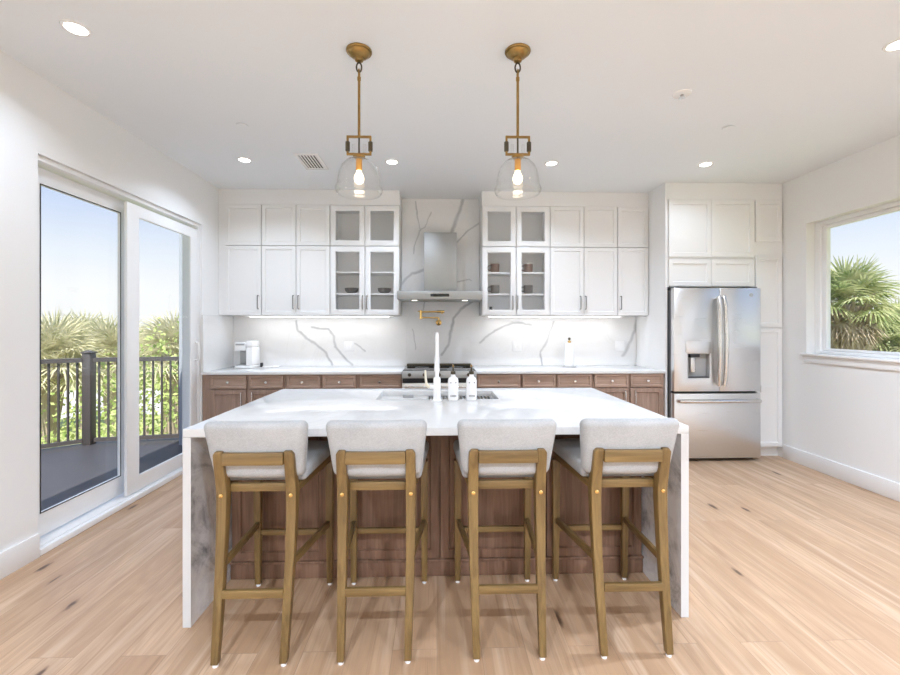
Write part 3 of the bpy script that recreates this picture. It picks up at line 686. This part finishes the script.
MB().cyl((1.53,4.93,.939), (1.53,4.93,1.235), .006).obj('rod', 'gold', th)
MB().lathe([(0,0),(.012,0),(.016,.012),(.012,.026),(0,.030)], (1.53,4.93,1.2355), 16).obj('finial', 'bronze', th)
MB().lathe([(.012,0),(.018,0),(.018,.020),(.012,.020)], (1.53,4.93,1.205), 16).obj('collar', 'gold', th)
tag(MB().lathe([(.021,0),(.052,0),(.052,.262),(.021,.262),(.021,0)], (1.53,4.93,.9392), 32).obj('paper_towel_roll', 'paper'), 'white paper towel roll standing on the gold-topped holder', 'paper towel')

# ------------------------------------------------------------------ island
IX0, IX1, IY0, IY1, IZ = -1.170, 1.20, 2.015, 3.305, .914
SX0, SX1, SY0, SY1 = -.40, .405, 2.80, 3.17
iw = thing('island_worktop', 'white quartz island worktop with waterfall sides', 'worktop', (0, 2.65, 0))
MB().ring((IX0, IX1, IY0, IY1), (SX0, SX1, SY0, SY1), 2, IZ-.038, IZ).obj('top_slab', 'island', iw, bev=.0015)
for a, c in ((IX0, IX0+.037), (IX1-.037, IX1)):
    MB().box(a, c, IY0, IY1, .001, IZ-.0385).obj('waterfall_panel', 'waterfall', iw)
ic = thing('island_cabinet', 'brown wood island cabinet with framed back panels behind the stools', 'cabinet', (0, 2.83, 0))
MB().box(-1.13, 1.16, 2.413, 2.78, .002, .874).obj('carcass', 'island_wood', ic)
MB().box(-1.13, 1.16, 2.7805, 3.265, .002, .64).obj('carcass', 'island_wood', ic)
MB().box(-1.13, -.43, 2.7805, 3.265, .6405, .874).obj('carcass', 'island_wood', ic)
MB().box(.435, 1.16, 2.7805, 3.265, .6405, .874).obj('carcass', 'island_wood', ic)
MB().box(-1.13, 1.16, 2.388, 2.4125, .002, .098, .003).obj('plinth', 'island_wood', ic)
MB().box(-1.13, 1.16, 2.378, 2.387, .086, .098, .002).obj('plinth_moulding', 'island_wood', ic)
xs = [-1.129, -.6, 0.015, .61, 1.159]
for a, c in zip(xs, xs[1:]): shaker(a+.006, c-.006, .100, .866, 2.392, 'back_panel', 'island_wood', ic, .062, .02, .013)

sk = thing('kitchen_sink', 'white undermount workstation sink set in the island', 'sink', (0, 2.98, .66))
MB().openbox(SX0-.02, SX1+.02, SY0-.018, SY1+.018, .665, .8755, .014, 'z').obj('basin', 'white_gloss', sk)
MB().box(SX0-.004, SX1+.004, SY1-.028, SY1+.003, .858, .866).obj('ledge', 'white_gloss', sk)
MB().box(SX0-.004, SX1+.004, SY0-.003, SY0+.026, .858, .866).obj('ledge', 'white_gloss', sk)
MB().lathe([(0,0),(.045,0),(.045,.004),(.02,.003),(0,.002)], (.0,2.98,.6795), 24).obj('drain', 'chrome', sk)
rk = thing('drying_rack', 'dark roll-up drying rack across the right half of the sink', 'rack', (.21, 2.98, .8665))
for k in range(18):
    x = -.055+.0255*k
    MB().cyl((x, SY0+.004, .8715), (x, SY1-.004, .8715), .0062, n=8).obj('rod', 'bronze', rk)
for y in (SY0+.012, SY1-.012): MB().box(-.065, .388, y-.007, y+.007, .8765, .8805).obj('edge_strip', 'grey_plastic', rk)
tag(MB().box(-.25, -.17, SY1-.027, SY1-.003, .8665, .893, .006).obj('sponge', 'grey_plastic'), 'grey sponge on the back ledge at the left of the sink', 'sponge')

fc = thing('kitchen_faucet', 'tall white gooseneck faucet at the island sink', 'faucet', (.0, 2.745, IZ))
FX, FYY = .0, 2.752
MB().lathe([(0,0),(.031,0),(.031,.006),(.025,.010),(.023,.14),(.018,.150),(0,.150)], (FX,FYY,IZ+.0005), 24).obj('base', 'white_gloss', fc)
pts = [(FX,FYY,IZ+.1512),(FX,FYY,IZ+.34)] + [(FX, FYY+.085*(1-math.cos(a)), IZ+.34+.085*math.sin(a)) for a in [PI*k/12 for k in range(1, 12)]] + [(FX,FYY+.17,IZ+.34),(FX,FYY+.17,IZ+.27)]
MB().tube(pts, .0125, 14).obj('spout', 'white_gloss', fc)
MB().cyl((FX,FYY+.17,IZ+.2695), (FX,FYY+.17,IZ+.17), .016, .019).obj('spray_head', 'white_gloss', fc)
MB().tube([(FX-.021,FYY,IZ+.085),(FX-.045,FYY,IZ+.09)], .014).obj('handle_stub', 'white_gloss', fc)
MB().tube([(FX-.046,FYY,IZ+.085),(FX-.066,FYY,IZ+.10),(FX-.072,FYY,IZ+.14),(FX-.075,FYY,IZ+.195)], [.011,.010,.007,.006]).obj('lever', 'cream', fc)
def bottle(x, y, lab):
    t = thing('soap_bottle', lab, 'soap bottle', (x, y, IZ+.0005), 'soap bottles by the faucet')
    z = IZ+.0005
    MB().lathe([(0,0),(.031,0),(.034,.004),(.034,.125),(.030,.142),(.016,.152),(.014,.166),(0,.166)], (x,y,z), 28).obj('bottle_body', 'white_gloss', t)
    MB().lathe([(0,.1665),(.016,.1665),(.016,.186),(.006,.188),(.005,.212),(0,.212)], (x,y,z), 20).obj('pump_collar', 'bronze', t)
    MB().tube([(x,y,z+.214),(x,y,z+.222),(x,y+.02,z+.224),(x,y+.045,z+.214)], .006).obj('pump_nozzle', 'brass', t)
    mk = MB()
    for k in range(5): 
        a0 = -PI/2 - .45 + k*.2
        mk.box(x-.018+k*.0078, x-.013+k*.0078, y-.0362, y-.0335, z+.028, z+.036)
    mk.obj('label_marks', 'ceramic_grey', t)
    for dx in (-.016, .016): MB().box(x+dx-.003, x+dx+.003, y-.0345, y-.029, z+.113, z+.119).obj('label_dot', 'ceramic_grey', t)
bottle(.104, 2.765, 'white pump soap bottle standing right beside the faucet')
bottle(.222, 2.765, 'white pump soap bottle standing farther from the faucet, over the rack')

# ------------------------------------------------------------------ bar stools
def bar(p, q, w, d, m, name, parent, axis='x'):
    p, q = Vector(p), Vector(q); ax = (q-p).normalized()
    u = Vector((0,0,1)); u = (u-ax*u.dot(ax)).normalized(); s_ = ax.cross(u)
    c = lambda b_: [b_+s_*d/2+u*w/2, b_-s_*d/2+u*w/2, b_-s_*d/2-u*w/2, b_+s_*d/2-u*w/2]
    return MB().sweep([c(p), c(q)]).obj(name, m, parent, bev=.003)
def make_stool():
    t = thing('bar_stool', '', 'bar stool', (0,0,0), 'bar stools along the island')
    # rear legs: sabre curve from floor pad up behind the backrest;  y at z
    prof = [(.012,-.268,.030,.030), (.20,-.235,.034,.036), (.40,-.205,.038,.040), (.58,-.187,.042,.046), (.68,-.182,.044,.050), (.76,-.198,.043,.046), (.82,-.215,.041,.040), (.852,-.223,.040,.035), (.867,-.226,.030,.032)]
    for sx in (-1, 1):
        secs = []
        for z, y, wx, wy in prof:
            xc = sx*(.146 - .008*max(0, .5-z)/.5 - (.005 if z > .86 else 0))
            secs.append([(xc-wx/2,y-wy/2,z),(xc+wx/2,y-wy/2,z),(xc+wx/2,y+wy/2,z),(xc-wx/2,y+wy/2,z)])
        l = MB().sweep(secs).obj('leg', 'stool_v', t, bev=.004)
        MB().lathe([(0,0),(.012,0),(.012,.0115),(0,.0115)], (sx*.1378,-.268,0), 14).obj('foot_pad', 'white_plastic', l)
        MB().lathe([(0,0),(.0095,0),(.0085,-.004),(.004,-.006),(0,-.0065)], (sx*.146,-.207,.672), 16, 'y').obj('bolt_cap', 'gold', l)
    for sx in (-1, 1):
        xa, xb = sx*.192, sx*.186
        secs = []
        for z, hw in ((.012,.0145), (.35,.018), (.667,.020)):
            xc = sx*(.190); yc = .283 - .01*z
            secs.append([(xc-hw,yc-hw,z),(xc+hw,yc-hw,z),(xc+hw,yc+hw,z),(xc-hw,yc+hw,z)])
        l = MB().sweep(secs).obj('leg', 'stool_v', t, bev=.003)
        MB().lathe([(0,0),(.012,0),(.012,.0115),(0,.0115)], (sx*.190,.283,0), 14).obj('foot_pad', 'white_plastic', l)
    bar((-.125,-.233,.835), (.125,-.233,.835), .052, .026, 'stool_x', 'top_rail', t)
    bar((-.126,-.236,.274), (.126,-.236,.274), .034, .020, 'stool_x', 'stretcher', t)
    bar((-.173,.281,.287), (.173,.281,.287), .030, .020, 'stool_x', 'stretcher', t)
    for sx in (-1, 1):
        bar((sx*.143,-.188,.375), (sx*.186,.262,.335), .030, .020, 'stool_y', 'stretcher', t)
        bar((sx*.150,-.156,.686), (sx*.190,.262,.686), .036, .022, 'stool_y', 'seat_rail', t)
    bar((-.124,-.160,.692), (.124,-.160,.692), .036, .022, 'stool_x', 'seat_rail', t)
    bar((-.168,.272,.686), (.168,.272,.686), .036, .022, 'stool_x', 'seat_rail', t)
    def seat_fn(w):
        k = (w.y+.215)/.43
        return Vector((w.x*(.90+.12*max(0,min(1,k))), w.y+.09, w.z+.736 + (.006 if w.z > 0 else 0)*(1-(w.x/.21)**2)))
    MB().rbox(.42, .45, .062, .022, 6, seat_fn).obj('seat', 'fabric', t)
    def back_fn(w):
        k = (w.z+.125)/.25           # 0 bottom .. 1 top
        x = w.x*(.875+.125*max(0,min(1,k)))
        curve = -.030*(1-(abs(w.x)/.217)**2)     # gently concave towards the sitter
        return Vector((x, w.y-.150 - .055*k + curve*.55 + .0, w.z+.862))
    MB().rbox(.436, .075, .252, .032, 8, back_fn).obj('backrest', 'fabric', t)
    return t
st = make_stool()
SY = 2.052
spots = [(-.766, 'grey upholstered bar stool at the left end of the island'), (-.258, 'grey upholstered bar stool second from the left island end'),
         (.302, 'grey upholstered bar stool second from the right island end'), (.838, 'grey upholstered bar stool at the right end of the island')]
for i, (x, lab) in enumerate(spots):
    o = st if i == 0 else dup(st, (x, SY, 0))
    o.location = (x, SY, 0); o['label'] = lab

# ------------------------------------------------------------------ pendants
def make_pendant(x, y, lab):
    t = thing('pendant_light', lab, 'pendant light', (x, y, ZC), 'brass pendant lights over the island')
    z = lambda h: ZC-h
    MB().lathe([(0,0),(.070,0),(.071,-.005),(.068,-.010),(.060,-.012),(.057,-.018),(.046,-.030),(.030,-.038),(.024,-.040),(.022,-.056),(.012,-.062),(0,-.062)], (x,y,ZC-.0005), 36).obj('canopy', 'brass', t)
    loop = lambda zc, r_, axis: [(x+(r_*.55*math.cos(a) if axis else 0), y+(0 if axis else r_*.55*math.cos(a)), zc+r_*math.sin(a)) for a in [k*2*PI/16 for k in range(17)]]
    MB().tube(loop(z(.092), .026, True), .0045, 8).obj('chain_link', 'bronze', t)
    MB().tube(loop(z(.128), .024, False), .0045, 8).obj('chain_link', 'brass', t)
    MB().lathe([(0,0),(.010,0),(.010,-.018),(.0075,-.020),(.0075,-.3235),(0,-.3235)], (x,y,z(.146)), 16).obj('rod', 'brass', t)
    zt, zb_ = z(.470), z(.577); hw = .068
    fq = MB().ring((x-hw, x+hw, zb_, zt), (x-hw+.011, x+hw-.011, zb_+.011, zt-.011), 1, y-.007, y+.007).obj('bracket_frame', 'brass', t, bev=.0015)
    for s_ in (-1, 1):
        MB().lathe([(.0085,0),(.0125,.004),(.0125,.052),(.0085,.056)], (x+s_*(hw-.0055), y, zb_+.020), 16).obj('sleeve', 'bronze', t)
        MB().cyl((x+s_*.030,y,zb_+.012), (x+s_*.030,y,zb_+.06), .009, n=12).obj('crystal', 'shade_glass', t)
    MB().cyl((x,y,zb_+.0115), (x,y,zt-.0115), .005).obj('stem', 'bronze', t)
    MB().lathe([(0,.0),(.030,.0),(.034,-.006),(.030,-.014),(.020,-.018),(.020,-.022),(0,-.022)], (x,y,zb_-.0005), 28).obj('cap', 'brass', t)
    MB().lathe([(0,0),(.017,0),(.017,-.055),(.014,-.060),(0,-.060)], (x,y,zb_-.023), 20).obj('socket', 'amber', t)
    MB().lathe([(0,0),(.012,-.002),(.014,-.012),(.024,-.030),(.027,-.046),(.023,-.062),(.011,-.072),(0,-.074)], (x,y,zb_-.084), 24).obj('bulb', 'bulb', t)
    pr = [(.022,0),(.044,-.004),(.072,-.018),(.096,-.044),(.110,-.080),(.117,-.120),(.120,-.150),(.128,-.164),(.130,-.172),(.127,-.184),(.118,-.196)]
    inn = [(max(r_-.003, .019), h-.001) for r_, h in reversed(pr)]
    MB().lathe(pr+inn+[pr[0]], (x,y,zb_-.018), 48).obj('glass_shade', 'shade_glass', t)
    l = bpy.data.lights.new('pendant_lamp', 'POINT'); l.energy = BULB_W; l.color = (1, .82, .6); l.shadow_soft_size = .03
    o = bpy.data.objects.new('pendant_lamp', l); COL.objects.link(o); o.location = (x, y, zb_-.20)
    return t
make_pendant(-.43, 2.388, 'brass pendant light with clear glass shade over the left half of the island')
make_pendant(.446, 2.365, 'brass pendant light with clear glass shade over the right half of the island')

# ------------------------------------------------------------------ ceiling fittings
def downlight(x, y, lab, group='recessed ceiling lights', w=None):
    t = thing('recessed_light', lab, 'ceiling light', (x, y, ZC), group)
    MB().lathe([(.046,-.0005),(.064,-.0005),(.062,-.005),(.049,-.007),(.046,-.0005)], (x,y,ZC), 32).obj('trim_ring', 'white_gloss', t)
    MB().lathe([(0,-.001),(.0455,-.001),(.0455,-.004),(0,-.004)], (x,y,ZC), 32).obj('lens', 'lamp', t)
    arealight('recessed_lamp', (x, y, ZC-.010), .085, .085, (0,0,-1), DOWN_W if w is None else w, (.81, .95, 1.15), 'DISK', 2.4 if y > 3 else 2.5)
for x, y, lab, wq in ((-1.84,2.249,'recessed ceiling light near the sliding door, in the near row', 5.5), (-1.753,3.972,'recessed ceiling light between the vent and left wall', 7),
    (-.415,3.979,'recessed ceiling light between the vent and the range hood', 9), (1.065,3.97,'recessed ceiling light in front of the glass cabinet with mugs', 9),
    (2.512,3.951,'recessed ceiling light in front of the refrigerator', 3), (2.487,2.242,'recessed ceiling light near the window wall, in the near row', 32)): downlight(x, y, lab, w=wq)
for x, y in ((-1.0,-.7),(.6,-.7),(2.2,-.7),(-1.0,-2.7),(.6,-2.7),(2.2,-2.7)):  # unseen downlights added behind the camera as fill light
    downlight(x, y, 'added fill downlight out of view behind the camera', 'added fill downlights behind the camera', REAR_FILL_W)
cv = thing('ceiling_vent', 'rectangular white air vent grille in the ceiling', 'vent', (-1.153, 4.0, ZC))
MB().ring((-1.26,-1.045,3.815,4.19), (-1.232,-1.073,3.843,4.162), 2, ZC-.008, ZC-.0005).obj('frame', 'white_gloss', cv, bev=.002)
MB().box(-1.231, -1.074, 3.844, 4.161, ZC-.0015, ZC-.0006).obj('duct_shade', 'shadow_gap', cv)  # flat dark sheet stands in for the shade behind the slats
for k in range(6):
    x = -1.22+.027*k
    MB().hexa([(x,3.844,ZC-.0075),(x+.004,3.844,ZC-.0075),(x+.004,4.161,ZC-.0075),(x,4.161,ZC-.0075)], [(x+.006,3.844,ZC-.0018),(x+.010,3.844,ZC-.0018),(x+.010,4.161,ZC-.0018),(x+.006,4.161,ZC-.0018)]).obj('slat', 'white_gloss', cv)
sd = thing('fire_sprinkler', 'small white ceiling sprinkler head in front of the refrigerator side', 'sprinkler', (1.6, 2.762, ZC))
MB().lathe([(0,-.0005),(.058,-.0005),(.055,-.006),(.034,-.010),(0,-.010)], (1.6,2.762,ZC), 28).obj('escutcheon', 'white_gloss', sd)
MB().lathe([(0,-.0105),(.012,-.0105),(.010,-.026),(0,-.026)], (1.6,2.762,ZC), 16).obj('nozzle', 'grey_plastic', sd)
MB().lathe([(0,-.0265),(.020,-.0265),(.020,-.029),(0,-.029)], (1.6,2.762,ZC), 20).obj('deflector', 'chrome', sd)
for x, y, lab in ((-1.466,3.289,'round flush sprinkler cover in the ceiling left of the vent'), (2.225,3.218,'round flush sprinkler cover in the ceiling toward the right wall')):
    tag(MB().lathe([(0,-.0005),(.038,-.0005),(.042,-.004),(.042,-.009),(.040,-.0105),(0,-.0105)], (x,y,ZC), 32).obj('sprinkler_cover', 'ceiling'), lab, 'sprinkler cover', 'sprinkler covers')

# ------------------------------------------------------------------ outside
struct(MB().prism([(-2.61,-1.5),(-2.61,6.2),(-3.0,6.0),(-4.36,5.52),(-9.0,1.45),(-9.0,-1.5)], 2, -.30, -.06).obj('deck_floor', 'deck'), 'dark grey deck outside the sliding door')
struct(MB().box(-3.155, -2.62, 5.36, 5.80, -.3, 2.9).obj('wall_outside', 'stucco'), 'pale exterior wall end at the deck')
rl = thing('deck_railing', 'dark metal railing around the deck outside the sliding door', 'railing', (-4.29, 5.43, -.06))
def rail(a, c, nb):
    A, B = Vector((*a, 0)), Vector((*c, 0)); d = (B-A).normalized(); n = Vector((-d.y, d.x, 0))
    for z0, z1, w, nm in ((.955, 1.005, .035, 'top_rail'), (-.03, .015, .022, 'bottom_rail')):
        P = [A+n*w, B+n*w, B-n*w, A-n*w]
        MB().hexa([(p.x,p.y,z0) for p in P], [(p.x,p.y,z1) for p in P]).obj(nm, 'rail', rl)
    for k in range(nb):
        p = A+(B-A)*((k+.5)/nb); h_ = .0095
        MB().box(p.x-h_, p.x+h_, p.y-h_, p.y+h_, .0155, .9545).obj('baluster', 'rail', rl)
rail((-4.34,5.39), (-8.4,1.83), 64)
rail((-4.23,5.445), (-3.16,5.645), 11)
MB().box(-4.335, -4.235, 5.38, 5.48, -.059, 1.06, .006).obj('post', 'rail', rl)
MB().box(-4.345, -4.225, 5.37, 5.49, 1.061, 1.08, .005).obj('post_cap', 'rail', rl)
MB().hexa([(-4.33,5.39,1.081),(-4.25,5.39,1.081),(-4.25,5.47,1.081),(-4.33,5.47,1.081)], [(-4.30,5.42,1.10),(-4.28,5.42,1.10),(-4.28,5.44,1.10),(-4.30,5.44,1.10)]).obj('finial', 'rail', rl)
MB().box(-3.86, -3.80, 5.50, 5.56, -.059, -.031).obj('support_block', 'rail', rl)

GZ = -3.4
struct(MB().box(-160, 160, -60, 320, GZ-.5, GZ).obj('ground', 'grass'), 'pale lawn below the deck')
struct(MB().prism([(-60,14),(-6,26),(-8,36),(-64,27)], 2, GZ+.001, GZ+.05).obj('road', 'road'), 'pale road beyond the deck railing')
struct(MB().lathe([(60,0),(48,5),(30,10),(14,14),(0,16)], (-300,290,-4), 24).obj('hill', 'hill'), 'faint distant hill')

def frond_mesh(q, root, direction, L, droop, nleaf=30, width=.028):
    d = Vector(direction).normalized(); side = d.cross(Vector((0,0,1)))
    if side.length < .1: side = Vector((1,0,0))
    side.normalize(); up = side.cross(d).normalized()
    hub = Vector(root)+d*L*.45 + Vector((0,0,-droop*.12*L))
    q.tube([root, Vector(root)+d*L*.24, hub], [.016,.012,.008], 5)
    for k in range(nleaf):
        a = -2.1+4.2*k/(nleaf-1)
        u = (d*math.cos(a)+side*math.sin(a)); u = (u+up*random.uniform(-.05,.16)).normalized()
        l = L*.62*(.72+.28*math.cos(a*.6))*random.uniform(.9,1.08); w = width*random.uniform(.8,1.2)
        n = u.cross(up).normalized()
        pts = [hub+u*l*t+Vector((0,0,-droop*l*t*t*.75)) for t in (.0,.35,.7,1.0)]
        ws = (w*.35, w, w*.75, .002)
        vs = [(q.b.verts.new(p+n*x), q.b.verts.new(p-n*x)) for p, x in zip(pts, ws)]
        for (a1,a2),(b1,b2) in zip(vs, vs[1:]): q.b.faces.new((a1,a2,b2,b1))
def palm(name, x, y, zc, R_, label, m='palm', nf=34, lo=-.75, trunk=True, cluster=None, width=.03, skirt=0):
    t = thing(name, label, 'palm tree', (x, y, GZ), cluster)
    q = MB()
    for k in range(nf):
        az = k*2.39996; el = lo+(1.45-lo)*((k+.5)/nf)**.8
        dr = (math.cos(az)*math.cos(el), math.sin(az)*math.cos(el), math.sin(el))
        frond_mesh(q, (x, y, zc), dr, R_*random.uniform(.85,1.1), .75-.35*el, width=width*R_)
    q.obj('fronds', m, t)
    if skirt:
        q = MB()
        for k in range(skirt):
            az = k*2.39996; el = -1.15+.75*k/skirt
            frond_mesh(q, (x, y, zc-.12), (math.cos(az)*math.cos(el), math.sin(az)*math.cos(el), math.sin(el)), R_*.62, .5, 20, width*R_)
        q.obj('dead_fronds', 'dead_palm', t)
    if trunk:
        n = 8
        MB().tube([(x+.05*math.sin(k), y, GZ+(zc-GZ)*k/n) for k in range(n+1)], [.17]*5+[.19,.23,.24,.12], 14).obj('trunk', 'bark', t)
        bq = MB()
        for k in range(46):
            az = k*2.4; z = zc-.75+.72*k/46
            p = Vector((x+.16*math.cos(az), y+.16*math.sin(az), z)); e_ = p+Vector((.16*math.cos(az), .16*math.sin(az), .22))
            bq.tube([p, (p+e_)/2+Vector((0,0,-.02)), e_], [.035,.028,.012], 5)
        bq.obj('leaf_bases', 'bark', t)
    return t
palm('palm_tree', 6.15, 6.25, 1.72, .80, 'fan palm with brown leaf bases outside the right window', 'palm_green', 28, -.3, width=.017, skirt=26)
palm('palm_tree', 7.75, 6.95, 1.05, .85, 'lower fan palm with drooping fronds outside the right window', 'palm_green', 26, -.5, width=.017)
def px(u, v, z):   # lateral helper in metres for far planting
    a = (u-450)/430.0; c_, s_ = math.cos(YAW), math.sin(YAW)
    return (z*(a*c_+s_), z*(c_-a*s_), H_CAM+(327-v)/430.0*z)
far = [((50,366,10), 1.45, 'fan palm outside the slider, left of the railing post'), ((112,362,14), 1.85, 'fan palm outside the slider, just right of the railing post'),
       ((172,356,11), 1.35, 'fan palm seen through the right sliding panel'), ((8,358,18), 2.2, 'fan palm by the left edge of the sliding door'), ((84,350,20), 2.1, 'farther fan palm behind the railing post')]
for (u, v, z), R_, lab in far:
    x, y, zc = px(u, v, z); palm('palm_tree', x, y, zc, R_, lab, 'palm', 30, -.25, cluster='palms beyond the deck', width=.014)
def bush(x, y, z0, rx, rz, label, n=1500, s=.09, m='bush', group='shrubs beyond the deck'):
    t = thing('shrub', label, 'shrub', (x, y, z0), group); q = MB()
    for k in range(n):
        d = Vector((random.gauss(0,1), random.gauss(0,1), random.gauss(0,1))).normalized()
        rr = random.uniform(.72,1.0)*(1+.16*math.sin(5*d.x+3*d.z)+.12*math.sin(7*d.y))
        p = Vector((x+d.x*rx*rr, y+d.y*rx*rr, z0+rz+d.z*rz*rr))
        u = Vector((random.gauss(0,1), random.gauss(0,1), random.gauss(0,1))).normalized(); w = u.orthogonal().normalized(); l = s*random.uniform(.7,1.4)
        q.b.faces.new([q.b.verts.new(c) for c in (p, p+u*l*.5+w*l*.28, p+u*l, p+u*l*.5-w*l*.28)])
    q.obj('foliage', m, t)
    MB().tube([(x,y,z0), (x+.05,y,z0+rz*.6), (x-.1,y+.05,z0+rz*1.3)], [.08,.06,.03], 6).obj('stem', 'bark', t)
for (u, v, z), rx, lab in (((104,430,9.5), 1.3, 'green shrub below the railing, right of the post'), ((150,400,8.5), 1.2, 'green shrub seen low through the right sliding panel'),
        ((180,372,9.5), 1.4, 'green shrub at the right end of the deck railing'), ((128,392,11), 1.5, 'tall green shrub behind the door meeting stiles')):
    x, y, zt = px(u, v, z); zt = zt+1.0; bush(x, y, GZ, rx, (zt-GZ)/2, lab)
for k, (u, z, s_) in enumerate(((30,60,1.65),(62,60,1.65),(96,60,1.7),(130,60,1.65),(164,60,1.7),(198,60,1.65))):
    x, y, _ = px(u, 327, z); bush(x, y, GZ, s_, 2.3, ('far pale green tree on the horizon above the deck railing'), 700, .9, 'bush', 'trees along the horizon')
# neighbouring balcony beyond the right window
nb = thing('white_balcony_rail', 'white balcony railing of a neighbouring house behind the palm', 'railing', (11.5, 9.6, GZ))
for k in range(3): MB().box(11.5+k*1.2-.05, 11.5+k*1.2+.05, 9.55, 9.65, GZ, 1.75).obj('post', 'vinyl', nb)
for z in (.55, 1.0): MB().box(11.45, 13.95, 9.54, 9.549, z, z+.07).obj('rail', 'vinyl', nb)
